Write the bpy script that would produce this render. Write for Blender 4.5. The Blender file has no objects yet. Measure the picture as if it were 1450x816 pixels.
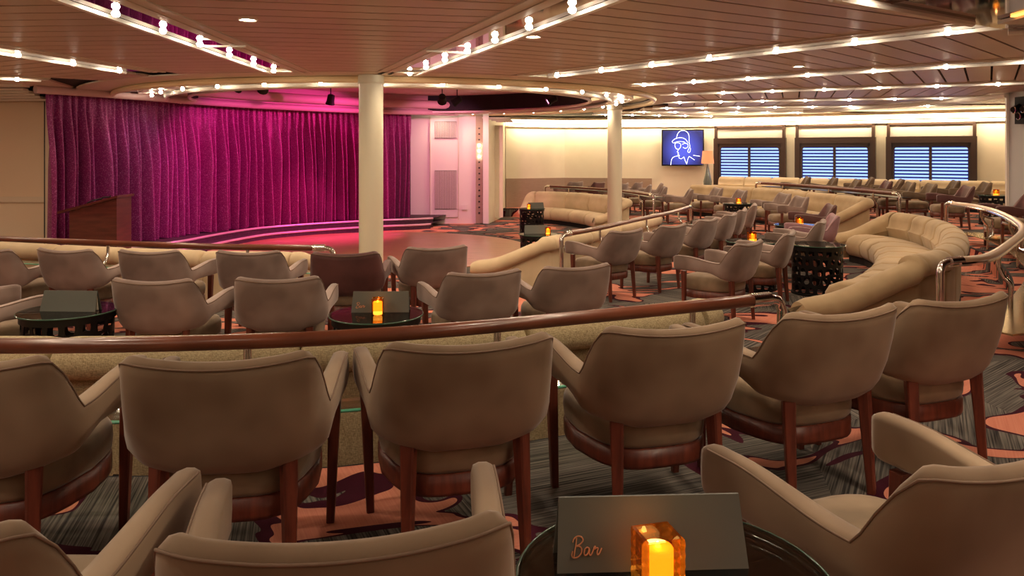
import bpy, bmesh, math, random
from mathutils import Vector, Matrix
random.seed(7)
sc = bpy.context.scene
COL = sc.collection
PI = math.pi
EYE, FX, CX, HY = 1.535, 1100.0, 725.0, 215.0

# ------------------------------------------------------------------ camera
cam = bpy.data.objects.new('camera', bpy.data.cameras.new('camera'))
COL.objects.link(cam)
cam.location = (0, 0, EYE); cam.rotation_euler = (PI/2, 0, 0)
cam.data.sensor_width = 36; cam.data.lens = FX/1450*36
cam.data.shift_y = -(408-HY)/1450; cam.data.clip_end = 200; cam.data.clip_start = .05
sc.camera = cam
# ------------------------------------------------------------------ world, exposure
w = bpy.data.worlds.new('world'); sc.world = w; w.use_nodes = True
w.node_tree.nodes['Background'].inputs[0].default_value = (.9, .75, .6, 1)
w.node_tree.nodes['Background'].inputs[1].default_value = .05
sc.view_settings.view_transform = 'Standard'; sc.view_settings.look = 'None'
sc.view_settings.gamma = 1; sc.view_settings.use_curve_mapping = False
sc.view_settings.exposure = 0.12
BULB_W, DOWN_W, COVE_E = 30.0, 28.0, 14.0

def lamp(name, kind, loc, power, color, parent=None, aim=None, size=.1, spot=60, blend=.6):
    d = bpy.data.lights.new(name, kind); d.energy = power; d.color = color
    if kind == 'AREA': d.shape = 'DISK'; d.size = size
    else: d.shadow_soft_size = size
    if kind == 'SPOT': d.spot_size = math.radians(spot); d.spot_blend = blend
    o = bpy.data.objects.new(name, d); COL.objects.link(o)
    o.location = loc
    if aim is not None:
        o.rotation_euler = (Vector(aim)-Vector(loc)).to_track_quat('-Z', 'Y').to_euler()
    if parent:
        o.parent = parent; o.matrix_parent_inverse = Matrix.Translation(-parent.location)
    return o

# ------------------------------------------------------------------ materials
def mat(name, col, rough=.5, metal=0, sheen=0, emit=None, es=0, coat=0, spec=None):
    m = bpy.data.materials.new(name); m.use_nodes = True
    b = m.node_tree.nodes['Principled BSDF']
    b.inputs['Base Color'].default_value = (*col, 1); b.inputs['Roughness'].default_value = rough
    b.inputs['Metallic'].default_value = metal
    if sheen: b.inputs['Sheen Weight'].default_value = sheen; b.inputs['Sheen Roughness'].default_value = .4
    if coat: b.inputs['Coat Weight'].default_value = coat; b.inputs['Coat Roughness'].default_value = .1
    if spec is not None: b.inputs['Specular IOR Level'].default_value = spec
    if emit: b.inputs['Emission Color'].default_value = (*emit, 1); b.inputs['Emission Strength'].default_value = es
    return m
def nodes(m): return m.node_tree.nodes, m.node_tree.links, m.node_tree.nodes['Principled BSDF']
def vary(m, c1, c2, scale=3, coord='Object', detail=4, stretch=(1, 1, 1), bump=0, bscale=200, lo=.35, hi=.65, bstretch=(1, 1, 1)):
    N, L, b = nodes(m)
    tc = N.new('ShaderNodeTexCoord'); mp = N.new('ShaderNodeMapping'); mp.inputs['Scale'].default_value = stretch
    no = N.new('ShaderNodeTexNoise'); no.inputs['Scale'].default_value = scale; no.inputs['Detail'].default_value = detail
    cr = N.new('ShaderNodeValToRGB')
    cr.color_ramp.elements[0].position = lo; cr.color_ramp.elements[0].color = (*c1, 1)
    cr.color_ramp.elements[1].position = hi; cr.color_ramp.elements[1].color = (*c2, 1)
    L.new(tc.outputs[coord], mp.inputs[0]); L.new(mp.outputs[0], no.inputs[0]); L.new(no.outputs[0], cr.inputs[0]); L.new(cr.outputs[0], b.inputs['Base Color'])
    if bump:
        mp2 = N.new('ShaderNodeMapping'); mp2.inputs['Scale'].default_value = bstretch
        n2 = N.new('ShaderNodeTexNoise'); n2.inputs['Scale'].default_value = bscale; n2.inputs['Detail'].default_value = 2
        bp = N.new('ShaderNodeBump'); bp.inputs['Strength'].default_value = bump; bp.inputs['Distance'].default_value = .01
        L.new(tc.outputs[coord], mp2.inputs[0]); L.new(mp2.outputs[0], n2.inputs[0]); L.new(n2.outputs[0], bp.inputs['Height']); L.new(bp.outputs[0], b.inputs['Normal'])
    return m
velvet = vary(mat('taupe_velvet', (.3, .2, .15), .85, sheen=.25), (.135, .078, .042), (.40, .29, .19), 1.8, detail=3, bump=.12, bscale=9, lo=.3, hi=.7)
velvet_pale = vary(mat('seat_velvet', (.3, .2, .15), .85, sheen=.25), (.16, .11, .062), (.30, .21, .13), 4, detail=3, bump=.1, bscale=9)
velvet_dark = vary(mat('maroon_velvet', (.1, .04, .04), .6, sheen=.15), (.075, .025, .024), (.14, .05, .045), 3)
velvet_pink = vary(mat('mauve_velvet', (.3, .16, .18), .8, sheen=.3), (.24, .12, .14), (.36, .2, .22), 3)
piping = mat('piping_cloth', (.19, .12, .08), .8)
wood = vary(mat('mahogany', (.2, .05, .03), .42, coat=.08), (.085, .017, .009), (.16, .034, .017), 5, stretch=(8, 8, 1), detail=5)
railwood = vary(mat('rail_wood', (.2, .06, .03), .28, coat=.5), (.11, .032, .016), (.19, .055, .026), 3, detail=5)
railwood.node_tree.nodes['Principled BSDF'].inputs['Coat Weight'].default_value = .2
railpale = mat('rail_pale_wood', (.62, .42, .27), .3, coat=.4)
chrome = mat('chrome', (.8, .78, .76), .12, 1)
brass = mat('brass', (.75, .58, .3), .18, 1)
gold = mat('polished_gold_trim', (.95, .76, .46), .3, .25)
whitemetal = mat('white_rail', (.9, .84, .74), .3)
mirror = mat('smoked_mirror', (.32, .26, .25), .04, 1)
black = mat('black_metal', (.012, .011, .012), .35, .5)
blackm = mat('matt_black', (.01, .009, .01), .8)
blackgloss = mat('black_gloss', (.01, .009, .01), .12)
greycard = vary(mat('grey_card', (.12, .12, .105), .6), (.098, .102, .088), (.115, .12, .102), 2)
paper = mat('paper', (.8, .75, .62), .7)
copper = mat('copper_print', (.65, .3, .16), .4, .3)
cream = vary(mat('cream_upholstery', (.6, .46, .28), .75, sheen=.15), (.56, .43, .26), (.66, .52, .33), 2.5, detail=3, bump=.06, bscale=7)
tan = vary(mat('tan_upholstery', (.42, .3, .16), .8, sheen=.2), (.36, .25, .13), (.47, .34, .19), 2.5, detail=3, bump=.06, bscale=7)
woven = mat('woven_upholstery', (.4, .32, .18), .9)
def weave(m):
    N, L, b = nodes(m)
    tc = N.new('ShaderNodeTexCoord')
    out = []
    for sc_ in ((60, 60, 230), (230, 230, 60)):
        mp = N.new('ShaderNodeMapping'); mp.inputs['Scale'].default_value = sc_
        no = N.new('ShaderNodeTexNoise'); no.inputs['Scale'].default_value = 1; no.inputs['Detail'].default_value = 2
        L.new(tc.outputs['Object'], mp.inputs[0]); L.new(mp.outputs[0], no.inputs[0]); out.append(no)
    ad = N.new('ShaderNodeMath'); ad.operation = 'ADD'; L.new(out[0].outputs[0], ad.inputs[0]); L.new(out[1].outputs[0], ad.inputs[1])
    mr = N.new('ShaderNodeMapRange'); mr.inputs[1].default_value = .75; mr.inputs[2].default_value = 1.25; L.new(ad.outputs[0], mr.inputs[0])
    cr = N.new('ShaderNodeValToRGB'); cr.color_ramp.elements[0].color = (.25, .19, .10, 1); cr.color_ramp.elements[1].color = (.48, .39, .225, 1)
    L.new(mr.outputs[0], cr.inputs[0]); L.new(cr.outputs[0], b.inputs['Base Color'])
    bp = N.new('ShaderNodeBump'); bp.inputs['Strength'].default_value = .4; bp.inputs['Distance'].default_value = .003
    L.new(mr.outputs[0], bp.inputs['Height']); L.new(bp.outputs[0], b.inputs['Normal'])
weave(woven)
wallcream = vary(mat('wall_cream', (.72, .6, .44), .6), (.82, .73, .55), (.87, .78, .60), 1.5)
wallpink = mat('wall_white_panel', (.8, .72, .68), .45)
walltan = mat('wall_beige', (.74, .56, .38), .6)
taupe = vary(mat('wainscot_taupe', (.36, .25, .18), .6), (.34, .23, .165), (.4, .28, .2), 6, stretch=(1, 1, 20))
plank_m = vary(mat('ceiling_plank', (.4, .27, .22), .42), (.56, .43, .34), (.64, .49, .39), .6, detail=2)
groove = mat('ceiling_gap', (.02, .012, .009), .9)
beigetrim = mat('ceiling_trim', (.66, .56, .45), .45)
grillem = mat('grille', (.62, .5, .48), .5)
colm = mat('column_cream', (.66, .62, .47), .4, coat=.2)
greypaint = mat('pillar_grey', (.5, .5, .5), .5)
frame_m = mat('window_frame_brown', (.055, .028, .018), .4)
slat_m = mat('lit_blind_slat', (.08, .12, .3), .5, emit=(.30, .47, 1), es=1.6)  # slat emission stands in for blue light from behind the blind
navy = mat('navy_night_blind', (.01, .015, .08), .3, emit=(.01, .015, .2), es=.2)
blindbox = mat('roller_blind', (.62, .55, .47), .7)
bulbm = mat('bulb_glow', (1, .95, .85), .3, emit=(1, .86, .66), es=100)
covem = mat('cove_wash_glow', (1, .9, .7), .4, emit=(1, .76, .42), es=COVE_E)
flame = mat('candle_flame', (1, .8, .3), .4, emit=(1, .55, .12), es=22)
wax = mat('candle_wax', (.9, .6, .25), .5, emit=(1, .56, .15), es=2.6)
lampshade = mat('lampshade', (.75, .3, .16), .8, emit=(1, .36, .14), es=.55)
ambermirror = mat('amber_reflection_glow', (1, .5, .1), .4, emit=(1, .4, .08), es=3)
darkred = vary(mat('dark_red_wood', (.09, .014, .012), .3, coat=.3), (.07, .01, .009), (.12, .02, .016), 3, stretch=(1, 1, 6))
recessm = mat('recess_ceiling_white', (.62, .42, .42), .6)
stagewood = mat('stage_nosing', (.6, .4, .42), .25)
stagedark = vary(mat('stage_carpet', (.05, .02, .03), .9), (.04, .015, .022), (.07, .025, .04), 20)
whiteglow = mat('footlight', (1, 1, 1), .3, emit=(1, .5, .75), es=3)
def glassmat(name, tint, mixf=.75, rough=.03):
    m = bpy.data.materials.new(name); m.use_nodes = True; N = m.node_tree.nodes; L = m.node_tree.links
    N.remove(N['Principled BSDF']); out = N['Material Output']
    t = N.new('ShaderNodeBsdfTransparent'); t.inputs[0].default_value = (*tint, 1)
    g = N.new('ShaderNodeBsdfGlossy'); g.inputs['Roughness'].default_value = rough
    f = N.new('ShaderNodeFresnel'); f.inputs[0].default_value = 1.5
    ma = N.new('ShaderNodeMath'); ma.operation = 'MULTIPLY_ADD'; ma.inputs[1].default_value = .8; ma.inputs[2].default_value = .02
    mx = N.new('ShaderNodeMixShader'); L.new(f.outputs[0], ma.inputs[0]); L.new(ma.outputs[0], mx.inputs[0]); L.new(t.outputs[0], mx.inputs[1]); L.new(g.outputs[0], mx.inputs[2]); L.new(mx.outputs[0], out.inputs[0])
    return m
smokeglass = glassmat('smoked_glass', (.38, .4, .38))
clearglass = glassmat('clear_glass', (.8, .88, .82))
amberglass = glassmat('amber_glass', (1.0, .58, .17))
glassedge = mat('green_glass_edge', (.1, .4, .25), .2)

def carpet():
    m = mat('patterned_carpet', (.1, .1, .1), .95, spec=.1); N, L, b = nodes(m)
    tc = N.new('ShaderNodeTexCoord')
    def mth(op, a, b_=None, c=None):
        n = N.new('ShaderNodeMath'); n.operation = op
        for i, v in enumerate((a, b_, c)):
            if v is None: continue
            if isinstance(v, (int, float)): n.inputs[i].default_value = v
            else: L.new(v, n.inputs[i])
        return n.outputs[0]
    # stripes whose direction changes from patch to patch
    vo = N.new('ShaderNodeTexVoronoi'); vo.inputs['Scale'].default_value = .55; L.new(tc.outputs['Object'], vo.inputs['Vector'])
    sep = N.new('ShaderNodeSeparateColor'); L.new(vo.outputs['Color'], sep.inputs[0])
    ang = mth('MULTIPLY', sep.outputs[0], 3.14)
    vr = N.new('ShaderNodeVectorRotate'); vr.rotation_type = 'Z_AXIS'; L.new(tc.outputs['Object'], vr.inputs['Vector']); L.new(ang, vr.inputs['Angle'])
    mp = N.new('ShaderNodeMapping'); mp.inputs['Scale'].default_value = (110, 1.5, 1); L.new(vr.outputs[0], mp.inputs[0])
    st = N.new('ShaderNodeTexNoise'); st.inputs['Scale'].default_value = 1; st.inputs['Detail'].default_value = 3; L.new(mp.outputs[0], st.inputs[0])
    cr = N.new('ShaderNodeValToRGB'); e = cr.color_ramp.elements
    e[0].position = .36; e[0].color = (.03, .027, .027, 1); e[1].position = .66; e[1].color = (.21, .185, .16, 1); L.new(st.outputs[0], cr.inputs[0])
    # flame shaped patches with a burgundy outline
    wn = N.new('ShaderNodeTexNoise'); wn.inputs['Scale'].default_value = .9; wn.inputs['Detail'].default_value = 1; L.new(tc.outputs['Object'], wn.inputs[0])
    vm = N.new('ShaderNodeVectorMath'); vm.operation = 'MULTIPLY_ADD'; L.new(wn.outputs['Color'], vm.inputs[0]); vm.inputs[1].default_value = (1.6, 1.6, 0); L.new(tc.outputs['Object'], vm.inputs[2])
    mp2 = N.new('ShaderNodeMapping'); mp2.inputs['Scale'].default_value = (1.0, 1.9, 1); mp2.inputs['Rotation'].default_value = (0, 0, .5); L.new(vm.outputs[0], mp2.inputs[0])
    fl = N.new('ShaderNodeTexNoise'); fl.inputs['Scale'].default_value = 1.15; fl.inputs['Detail'].default_value = 1.2; fl.inputs['Distortion'].default_value = .8; L.new(mp2.outputs[0], fl.inputs[0])
    a = N.new('ShaderNodeValToRGB'); a.color_ramp.interpolation = 'CONSTANT'; a.color_ramp.elements[0].color = (0, 0, 0, 1); a.color_ramp.elements[1].position = .496; a.color_ramp.elements[1].color = (1, 1, 1, 1); L.new(fl.outputs[0], a.inputs[0])
    c = N.new('ShaderNodeValToRGB'); c.color_ramp.interpolation = 'CONSTANT'; c.color_ramp.elements[0].color = (0, 0, 0, 1); c.color_ramp.elements[1].position = .531; c.color_ramp.elements[1].color = (1, 1, 1, 1); L.new(fl.outputs[0], c.inputs[0])
    sal = N.new('ShaderNodeMix'); sal.data_type = 'RGBA'; L.new(st.outputs[0], sal.inputs[0]); sal.inputs[6].default_value = (.52, .155, .10, 1); sal.inputs[7].default_value = (.74, .31, .21, 1)
    m1 = N.new('ShaderNodeMix'); m1.data_type = 'RGBA'; L.new(a.outputs[0], m1.inputs[0]); L.new(cr.outputs[0], m1.inputs[6]); m1.inputs[7].default_value = (.05, .006, .016, 1)
    m2 = N.new('ShaderNodeMix'); m2.data_type = 'RGBA'; L.new(c.outputs[0], m2.inputs[0]); L.new(m1.outputs[2], m2.inputs[6]); L.new(sal.outputs[2], m2.inputs[7])
    L.new(m2.outputs[2], b.inputs['Base Color'])
    n3 = N.new('ShaderNodeTexNoise'); n3.inputs['Scale'].default_value = 300; bp = N.new('ShaderNodeBump'); bp.inputs['Strength'].default_value = .3; bp.inputs['Distance'].default_value = .003
    L.new(tc.outputs['Object'], n3.inputs[0]); L.new(n3.outputs[0], bp.inputs['Height']); L.new(bp.outputs[0], b.inputs['Normal'])
    return m
carpet_m = carpet()
def dancewood():
    m = vary(mat('dance_floor_wood', (.4, .15, .07), .3), (.42, .17, .08), (.58, .29, .15), 2, stretch=(1, 14, 1), detail=3)
    return m
dance_m = dancewood()
def sequin():
    m = mat('sequin_curtain', (.4, .03, .22), .5, .2, sheen=.25); N, L, b = nodes(m)
    tc = N.new('ShaderNodeTexCoord'); vo = N.new('ShaderNodeTexVoronoi'); vo.inputs['Scale'].default_value = 110
    L.new(tc.outputs['Object'], vo.inputs[0])
    s = N.new('ShaderNodeSeparateColor'); L.new(vo.outputs['Color'], s.inputs[0])
    cr = N.new('ShaderNodeValToRGB'); e = cr.color_ramp.elements; e[0].position = 0; e[0].color = (.17, .006, .085, 1); e[1].position = .85; e[1].color = (.30, .014, .16, 1)
    x = e.new(.985); x.color = (.55, .2, .42, 1)
    L.new(s.outputs[0], cr.inputs[0]); L.new(cr.outputs[0], b.inputs['Base Color'])
    bp = N.new('ShaderNodeBump'); bp.inputs['Strength'].default_value = .25; bp.inputs['Distance'].default_value = .01; L.new(s.outputs[1], bp.inputs['Height']); L.new(bp.outputs[0], b.inputs['Normal'])
    return m
sequin_m = sequin()

# ------------------------------------------------------------------ mesh helpers
class MB:
    def __init__(s): s.v = []; s.f = []
    def add(s, v, f):
        n = len(s.v); s.v += [tuple(p) for p in v]; s.f += [tuple(i+n for i in q) for q in f]; return s
    def box(s, c, d, rz=0, top=1.0):
        x, y, z = d[0]/2, d[1]/2, d[2]/2; ca, sa = math.cos(rz), math.sin(rz); V = []
        for k, t in ((-1, 1), (1, top)):
            for i, j in ((-1, -1), (1, -1), (1, 1), (-1, 1)):
                a, b = i*x*t, j*y*t; V.append((c[0]+a*ca-b*sa, c[1]+a*sa+b*ca, c[2]+k*z))
        return s.add(V, [(3, 2, 1, 0), (4, 5, 6, 7), (0, 1, 5, 4), (1, 2, 6, 5), (2, 3, 7, 6), (3, 0, 4, 7)])
    def prism(s, poly, z0, z1):
        n = len(poly); a = sum(poly[i][0]*poly[(i+1) % n][1]-poly[(i+1) % n][0]*poly[i][1] for i in range(n))
        if a < 0: poly = poly[::-1]
        V = [(p[0], p[1], z0) for p in poly]+[(p[0], p[1], z1) for p in poly]
        return s.add(V, [tuple(range(n-1, -1, -1)), tuple(range(n, 2*n))]+[(i, (i+1) % n, n+(i+1) % n, n+i) for i in range(n)])
    def rings(s, R, cap=True, closed=False):
        n = len(R[0]); m = len(R); V = [p for r in R for p in r]; F = []
        for k in range(m if closed else m-1):
            a, b = k*n, ((k+1) % m)*n
            for i in range(n): F.append((a+i, a+(i+1) % n, b+(i+1) % n, b+i))
        if cap and not closed: F += [tuple(range(n-1, -1, -1)), tuple(range((m-1)*n, m*n))]
        return s.add(V, F)
    def lathe(s, prof, c=(0, 0, 0), n=24):
        return s.rings([[(c[0]+r*math.cos(2*PI*i/n), c[1]+r*math.sin(2*PI*i/n), c[2]+z) for i in range(n)] for r, z in prof])
    def tube(s, pts, r, n=8, closed=False):
        pts = [Vector(p) for p in pts]; R = []; m = len(pts); prev = None
        for i, p in enumerate(pts):
            if closed: t = pts[(i+1) % m]-pts[i-1]
            else: t = pts[min(i+1, m-1)]-pts[max(i-1, 0)]
            t = t.normalized()
            u = prev - t*prev.dot(t) if prev is not None else (Vector((0, 0, 1)).cross(t) if abs(t.z) < .9 else Vector((1, 0, 0)).cross(t))
            u.normalize(); prev = u; v = t.cross(u)
            R.append([p+(u*math.cos(2*PI*k/n)+v*math.sin(2*PI*k/n))*r for k in range(n)])
        return s.rings(R, True, closed)
    def mesh(s, name, m, smooth=False, ang=None):
        me = bpy.data.meshes.new(name); me.from_pydata([tuple(v) for v in s.v], [], s.f); me.materials.append(m)
        bm = bmesh.new(); bm.from_mesh(me); bmesh.ops.recalc_face_normals(bm, faces=bm.faces); bm.to_mesh(me); bm.free()
        if smooth:
            me.polygons.foreach_set('use_smooth', [True]*len(me.polygons))
            if ang: me.set_sharp_from_angle(angle=math.radians(ang))
        me.update(); return me
    def build(s, name, m, parent=None, smooth=False, ang=40, local=False):
        return link(name, s.mesh(name, m, smooth, ang), parent, local)
def link(name, me, parent=None, local=False):
    o = bpy.data.objects.new(name, me); COL.objects.link(o)
    if parent:
        o.parent = parent
        if not local: o.matrix_parent_inverse = (Matrix.Translation(parent_world(parent))).inverted()
    return o
def parent_world(p):
    if p.parent is None or p.matrix_parent_inverse.translation.length > 1e-6: return p.location.copy()
    return parent_world(p.parent)+p.location
def tag(o, label=None, cat=None, group=None, kind=None):
    if label: o['label'] = label
    if cat: o['category'] = cat
    if group: o['group'] = group
    if kind: o['kind'] = kind
    return o
def empty(name, loc=(0, 0, 0), rz=0, label=None, cat=None, group=None, kind=None):
    o = bpy.data.objects.new(name, None); COL.objects.link(o); o.location = loc; o.rotation_euler = (0, 0, rz); o.empty_display_size = .1
    return tag(o, label, cat, group, kind)
def copy_tree(o, parent=None):
    c = o.copy(); COL.objects.link(c); c.parent = parent
    for ch in list(o.children): copy_tree(ch, c)
    return c
def struct(name, mb, m, **k):
    return tag(mb.build(name, m, **k), kind='structure')
def spline(P, n=8):
    P = [Vector(p) if len(p) == 3 else Vector((p[0], p[1], 0)) for p in P]; out = []
    for i in range(len(P)-1):
        a, b, c, d = P[max(i-1, 0)], P[i], P[i+1], P[min(i+2, len(P)-1)]
        for k in range(n):
            t = k/n
            out.append(.5*((2*b)+(c-a)*t+(2*a-5*b+4*c-d)*t*t+(3*b-a-3*c+d)*t**3))
    out.append(P[-1]); return out
def resample(P, step=None, n=None):
    L = [0]
    for a, b in zip(P, P[1:]): L.append(L[-1]+(b-a).length)
    if n is None: n = max(2, int(round(L[-1]/step))+1)
    out = []; j = 0
    for k in range(n):
        s = L[-1]*k/(n-1)
        while j < len(L)-2 and L[j+1] < s: j += 1
        t = (s-L[j])/max(1e-9, L[j+1]-L[j]); out.append(P[j].lerp(P[j+1], t))
    return out
def smooth01(t): t = min(1, max(0, t)); return t*t*(3-2*t)
C = Vector((-2.5, 16.9, 0))
def ground(px, py, z): d = FX*(EYE-z)/(py-HY); return Vector(((px-CX)/FX*d, d, z))
def at(px, d, z=0): return Vector(((px-CX)/FX*d, d, z))
ZA, ZB, ZD, ZC = 0.0, -.26, -.52, 2.655

# ================================================================== FLOORS
# edge of the upper tier (K1) and of the middle tier (K2), from the left round to the far wall
K1 = [(-15, 7.2), (-10, 4.9), (-6, 3.95), (-3.6, 3.72), (-2.31, 3.66), (-1.22, 3.72), (-.43, 3.9), (.28, 4.2), (.95, 4.5), (1.74, 4.85), (2.6, 5.5), (3.45, 6.2), (4.57, 7.25), (5.45, 8.45), (6.25, 9.75), (7.05, 11.4), (7.42, 12.6), (7.5, 13.4), (7.95, 15.2), (7.98, 16), (7.65, 18.9), (6.85, 21.4), (6.3, 23.2), (6.0, 26)]
K2 = [(-16, 12.7), (-10, 11.6), (-6.7, 10.15), (-5.1, 9.7), (-3.6, 9.35), (-2.2, 9.22), (-.7, 9.65), (.73, 10.67), (1.31, 11.56), (2.05, 12.9), (2.97, 14.5), (3.64, 16), (3.75, 17.4), (3.62, 18.7), (3.35, 20.2), (2.83, 21.7), (1.9, 23.3), (.9, 24.4), (-.3, 24.6)]
def tier(name, K, z):
    P = resample(spline(K, 6), n=90); V = []; F = []
    for i, p in enumerate(P):
        d = (p-C); d.normalize(); q = C+d*26
        V += [(p.x, p.y, z-.30), (p.x, p.y, z), (q.x, q.y, z)]
        if i: a = (i-1)*3; b = i*3; F += [(a, b, b+1, a+1), (a+1, b+1, b+2, a+2)]
    return struct(name, MB().add(V, F), carpet_m)
struct('floor', MB().add([(-20, -5, ZD), (20, -5, ZD), (20, 30, ZD), (-20, 30, ZD)], [(0, 1, 2, 3)]), carpet_m)
tier('floor.001', K1, ZA); tier('floor.002', K2, ZB)
DC = (-2.95, 16.4)
dfl = MB().prism([(DC[0]+3.35*math.cos(a*PI/32), DC[1]+3.35*math.sin(a*PI/32)) for a in range(64)], ZD, ZD+.012)
tag(dfl.build('dance_floor', dance_m), 'round reddish wood dance floor in front of the stage curtain', 'dance floor')
# stair nosings along the tier edges in black rubber
for K in (K1, K2):
    P = resample(spline(K, 6), n=90); z = ZA if K is K1 else ZB
    struct('trim_1' if K is K1 else 'trim_2', MB().tube([(p.x, p.y, z-.012) for p in P], .014, 6), blackm, smooth=True)

# ================================================================== WALLS
def wallseg(name, a, b, z0, z1, m, th=.12):
    a = Vector((a[0], a[1], 0)); b = Vector((b[0], b[1], 0)); d = (b-a).normalized(); n = Vector((-d.y, d.x, 0))*th
    return struct(name, MB().prism([(a.x, a.y), (b.x, b.y), (b.x+n.x, b.y+n.y), (a.x+n.x, a.y+n.y)], z0, z1), m)
def seg_box(mb, a, b, z0, z1, off0, off1):     # slab standing off a wall on the room side (right of a->b is the room)
    a = Vector((a[0], a[1], 0)); b = Vector((b[0], b[1], 0)); d = (b-a).normalized(); n = Vector((d.y, -d.x, 0))
    return mb.prism([tuple((a+n*off0)[:2]), tuple((b+n*off0)[:2]), tuple((b+n*off1)[:2]), tuple((a+n*off1)[:2])], z0, z1)
W0, W1, W2 = (-.2, 25.0), (1.75, 25.9), (6.1, 24.9)
WD = Vector((2.06, -1.34, 0)).normalized(); PITCH = 2.457
WW = Vector((6.4, 24.5, 0))
W3 = WW+WD*10.5
wallseg('wall_back', W0, W1, ZD, 2.9, wallcream); wallseg('wall_back.001', W1, W2, ZD, 2.9, wallcream)
wallseg('wall_right', W2, tuple(W3[:2]), ZD, 2.9, wallcream)
wallseg('wall_right.001', tuple(W3[:2]), (15, -4), ZD, 2.9, wallcream)
wallseg('wall_front', (15, -4), (-14, -4), ZD, 3.2, walltan)
wallseg('wall_left', (-14, -4), (-14, 14.6), ZD, 3.2, walltan)
wallseg('wall_left.001', (-14, 14.3), (-8.33, 14.05), ZD, 2.47, walltan)
wallseg('wall_stage', (-8.33, 14.05), (-9.2, 17), ZD, 3.3, blackm)
wallseg('wall_stage.001', (-9.2, 17), (-6.5, 22.2), ZD, 3.3, blackm)
wallseg('wall_stage.002', (-6.5, 22.2), (-2.4, 22.3), ZD, 3.3, blackm)
# panel joints and ledge of the left wall
wt = MB(); seg_box(wt, (-14, 14.3), (-8.35, 14.05), .62, .72, 0, .03); seg_box(wt, (-8.42, 14.05), (-8.33, 14.05), ZD, 2.45, 0, .04)
for x in (-12.5, -10.9, -9.3): seg_box(wt, (x, 14.23), (x+.02, 14.23), -.2, 2.45, 0, .012)
struct('trim_3', wt, mat('wall_trim_tan', (.68, .55, .4), .5))
# wainscot
wn = MB(); seg_box(wn, W0, W1, ZD, .67, 0, .03); seg_box(wn, W1, (4.55, 25.26), ZD, .67, 0, .03)
struct('baseboard_back', wn, taupe)
# back wall right of the curtain: three white panels and the doorway return
wallseg('wall_back.002', (-2.9, 22.2), (-.92, 22.2), ZD, 2.655, wallpink)
wallseg('wall_back.003', (-.66, 22.2), (-.22, 25.0), ZD, 2.5, wallcream)
pn = empty('wall_panel_unit', (-1.9, 22.15, ZD), 0, 'pale wall panel with two louvred grilles lit pink beside the stage curtain', 'wall panel')
MB().box((-1.93, 22.17, 1.02), (.78, .05, 2.7)).build('panel', wallpink, pn)
for x in (-2.33, -1.53): MB().box((x, 22.13, 1.07), (.02, .03, 2.95)).build('panel_edge', beigetrim, pn)
for z0, z1 in ((1.92, 2.4), (-.1, 1.0)):
    g = MB().box((-1.89, 22.135, (z0+z1)/2), (.62, .02, z1-z0)).build('vent', blackm, pn)
    for k in range(18): MB().box((-2.18+.0345*k, 22.115, (z0+z1)/2), (.022, .03, z1-z0-.02)).build('slat', grillem, g)
tag(MB().box((-1.35, 22.15, -.05), (.16, .06, .14)).build('wall_socket_box', wallpink), 'small pink box low on the white wall beside the lower grille', 'socket box')
pi_ = empty('lighted_pilaster', (-.93, 22.1, ZD), 0, 'narrow pilaster with a column of small lamps at the right end of the pink wall', 'pilaster')
MB().box((-.93, 22.1, 1.05), (.2, .1, 3.1)).build('mirror_strip', taupe, pi_)
MB().box((-.74, 22.05, 1.05), (.16, .2, 3.1)).build('white_post', wallpink, pi_)
for k in range(16):
    MB().lathe([(.02, -.02), (.026, 0), (.02, .02)], (-.93, 22.04, -.2+k*.16), 8).build('lamp', bulbm if 10 <= k <= 12 else blackm, pi_)
dp = MB(); dp.box((-.44, 23.2, .95), (.34, .1, 2.75)); dp.box((-.44, 23.14, 1.0), (.36, .03, .03))
struct('trim_4', dp, wallcream)
# cornice: layered mouldings over that return
for k in range(4): struct('trim_5', MB().box((-.45+k*.08, 22.1+.05*k, 2.5-.035*k), (.8-.1*k, .2, .03)), beigetrim)
# cove light along the back and window walls
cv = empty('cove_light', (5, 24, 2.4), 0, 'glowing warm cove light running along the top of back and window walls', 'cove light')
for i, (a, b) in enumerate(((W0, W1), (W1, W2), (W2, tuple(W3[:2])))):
    seg_box(MB(), a, b, 2.38, 2.57, .02, .07).build('wash_glow_band', covem, cv)  # glowing band stands in for light washing the cornice
    seg_box(MB(), a, b, 2.335, 2.378, 0, .16).build('lip', beigetrim, cv)
    seg_box(MB(), a, b, 2.572, 2.65, .0, .22).build('top_moulding', beigetrim, cv)

# linear wash lights and bars added off the cove to brighten the walls
for (a, b, pw) in ((W0, W1, 20), (W1, W2, 45), (W2, tuple(W3[:2]), 105)):
    a = Vector((*a, 0)); b = Vector((*b, 0)); d = (b-a).normalized(); n = Vector((d.y, -d.x, 0))
    L_ = bpy.data.lights.new('added_wall_wash', 'AREA'); L_.shape = 'RECTANGLE'; L_.size = (b-a).length-.3; L_.size_y = .03; L_.energy = pw; L_.color = (1, .80, .52)
    o = bpy.data.objects.new('added_wall_wash', L_); COL.objects.link(o); o.location = (a+b)/2+n*.34+Vector((0, 0, 2.40))
    z_ = -(Vector((-n.x*.45, -n.y*.45, -1)).normalized()); y_ = z_.cross(d); o.rotation_euler = Matrix((d, y_, z_)).transposed().to_euler()
    seg_box(MB(), tuple((a)[:2]), tuple((b)[:2]), 2.41, 2.44, .30, .38).build('added_wash_bar', whitemetal, cv)

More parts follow.
